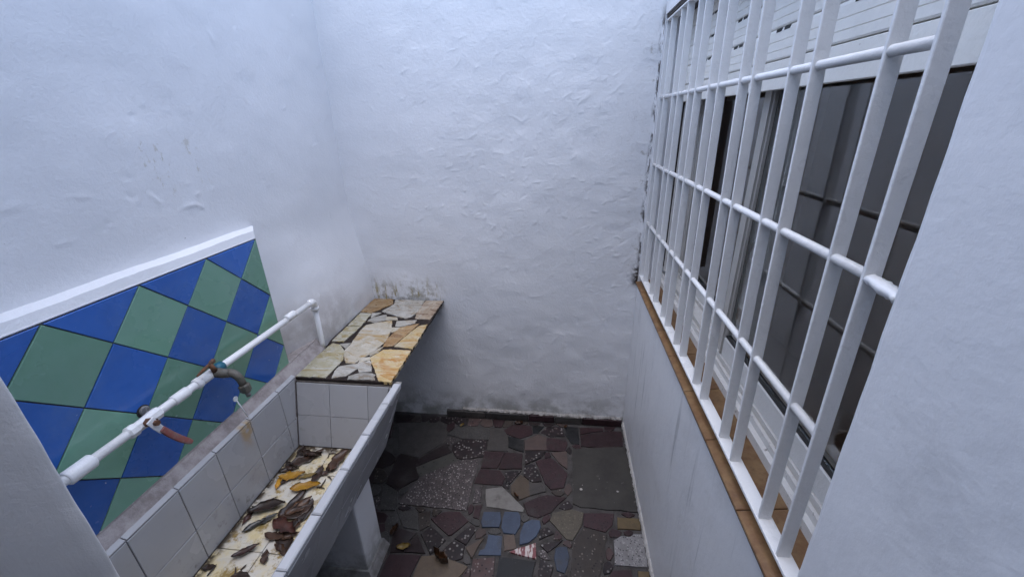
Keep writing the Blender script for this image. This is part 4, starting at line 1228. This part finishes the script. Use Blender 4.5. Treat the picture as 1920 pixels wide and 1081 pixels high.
# ------------------------------------------------------------------ roller shutter
rs = empty('roller_shutter', (0.485, 1.2, 1.718), 'cream roller shutter half lowered above the window, slats with small slots', 'shutter')
SX = 0.478
z = 1.718
box('bottom_bar', (SX - .001, WY0 + .02, z), (SX + .014, WY1 - .030, z + 0.060), MAT['shutter_plastic'], rs, 0.0015)
z += 0.0615
while z < 2.09:
    prof = [(SX, z + .001), (SX + .010, z + .001), (SX + .010, z + .064), (SX, z + .064), (SX - .002, z + .058), (SX - .002, z + .0395), (SX, z + .0385), (SX - .002, z + .0375), (SX - .002, z + .0205), (SX, z + .0195), (SX - .002, z + .0185), (SX - .002, z + .004)]
    slat = profile('slat', prof, WY0 + .02, WY1 - .030, MAT['shutter_plastic'], rs)
    for k, yc in enumerate((0.835, 1.108, 1.360, 1.622, 1.905)):
        for d in (-0.030, 0.006):
            box('slot', (SX - .0028, yc + d, z + .0570), (SX + .004, yc + d + 0.024, z + .0632), MAT['gasket'], slat)
    z += 0.0652
box('side_strip', (SX - .014, WY1 - .029, 1.0), (SX + .022, WY1 - .004, 2.03), MAT['strip_dark'], rs, 0.001)  # dark upright strip at the far end of the shutter

# dark strip painted in for the shade of the gap above the grille
tag(box('gap_shade_strip', (RX + 0.004, WY0 + .006, 2.022), (RX + 0.075, WY1 - .006, 2.034), MAT['strip_dark']), 'dark strip standing in for the shaded gap above the grille', 'gap strip')

# ------------------------------------------------------------------ fallen leaves and twigs
def leaf(name, p, q, z, mat, curl, wid, seed, label, group=None, cat='leaf'):
    r = random.Random(seed)
    p, q = Vector((p[0], p[1], 0)), Vector((q[0], q[1], 0))
    L = (q - p).length
    u = (q - p).normalized(); v = Vector((-u.y, u.x, 0))
    n, k = 10, 5
    tw = r.uniform(-0.5, 0.5)
    bend = r.uniform(-0.10, 0.10)
    verts, zmin = [], 1
    for i in range(n + 1):
        s = i / n
        half = wid * L * (math.sin(math.pi * s ** 0.85) ** 0.8 + 0.02) * (1 + 0.16 * math.sin(s * 17 + seed) + 0.10 * math.sin(s * 41 + seed * 2)) * (1.0 if r.random() > 0.12 else 0.72)
        for j in range(k + 1):
            t = (j / k - 0.5) * 2
            hgt = curl * L * (t * t * 0.55 + 0.25 * tw * t * s + 0.5 * (s - 0.5) ** 2) + 0.05 * L * math.sin(s * 9 + t * 2 + seed) * 0.35
            c = u * (L * s) + v * (half * t * (1 - 0.35 * curl * abs(t)) + bend * L * math.sin(math.pi * s))
            verts.append(Vector((c.x, c.y, hgt))); zmin = min(zmin, hgt)
    th = 0.0007
    mid = (p + q) / 2
    V_ = [(w.x + p.x - mid.x, w.y + p.y - mid.y, w.z - zmin + th) for w in verts]
    V2 = [(a, b, c - th) for a, b, c in V_]
    N = len(V_); F = []
    ix = lambda i, j: i * (k + 1) + j
    for i in range(n):
        for j in range(k):
            f = (ix(i, j), ix(i + 1, j), ix(i + 1, j + 1), ix(i, j + 1))
            F.append(f); F.append(tuple(N + a for a in f[::-1]))
    for i in range(n):
        for j in (0, k):
            F.append((ix(i, j), N + ix(i, j), N + ix(i + 1, j), ix(i + 1, j)))
    for j in range(k):
        for i in (0, n):
            F.append((ix(i, j), ix(i, j + 1), N + ix(i, j + 1), N + ix(i, j)))
    me = bpy.data.meshes.new(name)
    me.from_pydata(V_ + V2, [], F)
    o = link(name, me, MAT[mat], None, True)
    o.location = (mid.x, mid.y, z)
    return tag(o, label, cat, group)
ORD = ['farthest', 'second', 'third', 'fourth', 'fifth', 'sixth', 'seventh', 'eighth', 'ninth', 'tenth', 'eleventh', 'twelfth', 'thirteenth', 'fourteenth', 'fifteenth', 'sixteenth', 'seventeenth', 'eighteenth']
def rank(seq, i, key):
    return sorted(range(len(seq)), key=lambda k: -key(seq[k])).index(i)
def place(text, n):
    return text + (', the one nearest its far end' if n == 0 else ', ' + ORD[n] + ' from its far end')
LEAF_LABEL = {'d': 'nearly black wet leaf lying in the basin', 'b': 'mid-brown dry leaf lying in the basin',
              'r': 'reddish brown leaf lying in the basin', 'g': 'shiny dark grey wet leaf lying in the basin',
              'y': 'bright yellow leaf lying in the basin', 'o': 'olive-brown leaf beside the yellow ones in the basin'}
YL = iter(['long orange-yellow leaf, farthest of the yellow ones in the basin', 'small upright yellow leaf nearest the tiled back of the basin', 'broad bright yellow leaf nearest the rim of the basin'])
for i, (x0, y0, x1, y1, k) in enumerate(LEAVES):
    r = random.Random(i * 13 + 1)
    lab = next(YL) if k == 'y' else LEAF_LABEL[k]
    if k in 'dbrg':
        same = [q for q in range(len(LEAVES)) if LEAVES[q][4] == k]
        lab = place(lab, sorted(same, key=lambda q: -(LEAVES[q][1] + LEAVES[q][3])).index(i))
    x0, x1 = max(x0, -0.985), max(x1, -0.985)
    x0, x1 = min(x0, -0.712), min(x1, -0.712)
    y0, y1 = min(y0, 1.118), min(y1, 1.118)
    ex, ey = (x1 - x0) * 0.22, (y1 - y0) * 0.22
    x0, x1, y0, y1 = x0 - ex, x1 + ex, y0 - ey, y1 + ey
    x0, x1 = [min(max(v, -0.985), -0.708) for v in (x0, x1)]
    leaf('fallen_leaf', (x0, y0), (x1, y1), 0.5102 + 0.0022 * (i % 4), 'leaf_' + k, r.uniform(0.02, 0.17), r.uniform(0.13, 0.24), i * 7 + 3, lab,
         {'y': 'yellow leaves in the basin'}.get(k, 'brown leaves in the basin'))
for i, (x0, y0, x1, y1) in enumerate(TWIGS):
    c = Vector(((x0 + x1) / 2, (y0 + y1) / 2, 0.511))
    a, b = Vector((x0, y0, 0.5125)), Vector((x1, y1, 0.5135))
    o = tube('twig', [a, (a + b) / 2 + Vector((0.002, 0.002, 0.001)), b], [0.0017, 0.0022, 0.0012], MAT['leaf_d'], None, 7)
    tag(o, place('short dark twig lying in the basin', rank(TWIGS, i, lambda t: t[1] + t[3])), 'twig', 'twigs in the basin')
for i, (x, y, a, L, mt, cu, lab) in enumerate([
        (-0.690, 1.175, 1.2, 0.050, 'leaf_b', 0.9, 'curled brown leaf on the floor behind the basin leg'),
        (-0.626, 1.111, 0.3, 0.060, 'leaf_o', 0.3, 'small yellowish leaf on the floor beside the basin leg'),
        (-0.450, 1.072, 2.7, 0.075, 'leaf_b', 1.0, 'curled brown leaf lying on the tan paving stone'),
        (-0.176, 1.403, 2.4, 0.036, 'leaf_b', 0.9, 'small brown leaf beside the white paving stone'),
        (-0.215, 1.905, 0.1, 0.050, 'leaf_b', 0.5, 'rusty leaf at the foot of the skirting, the longer of two'),
        (0.060, 1.905, 0.9, 0.030, 'leaf_b', 0.5, 'tiny rusty leaf by the skirting, right of the longer one'),
        (-0.545, 1.86, 0.9, 0.030, 'leaf_o', 0.5, 'small tan leaf in the dark far corner of the floor')]):
    d = Vector((math.cos(a), math.sin(a))) * L / 2
    leaf('fallen_leaf', (x - d.x, y - d.y), (x + d.x, y + d.y), 0.0035, mt, cu, 0.26, 100 + i, lab, 'leaves on the floor')
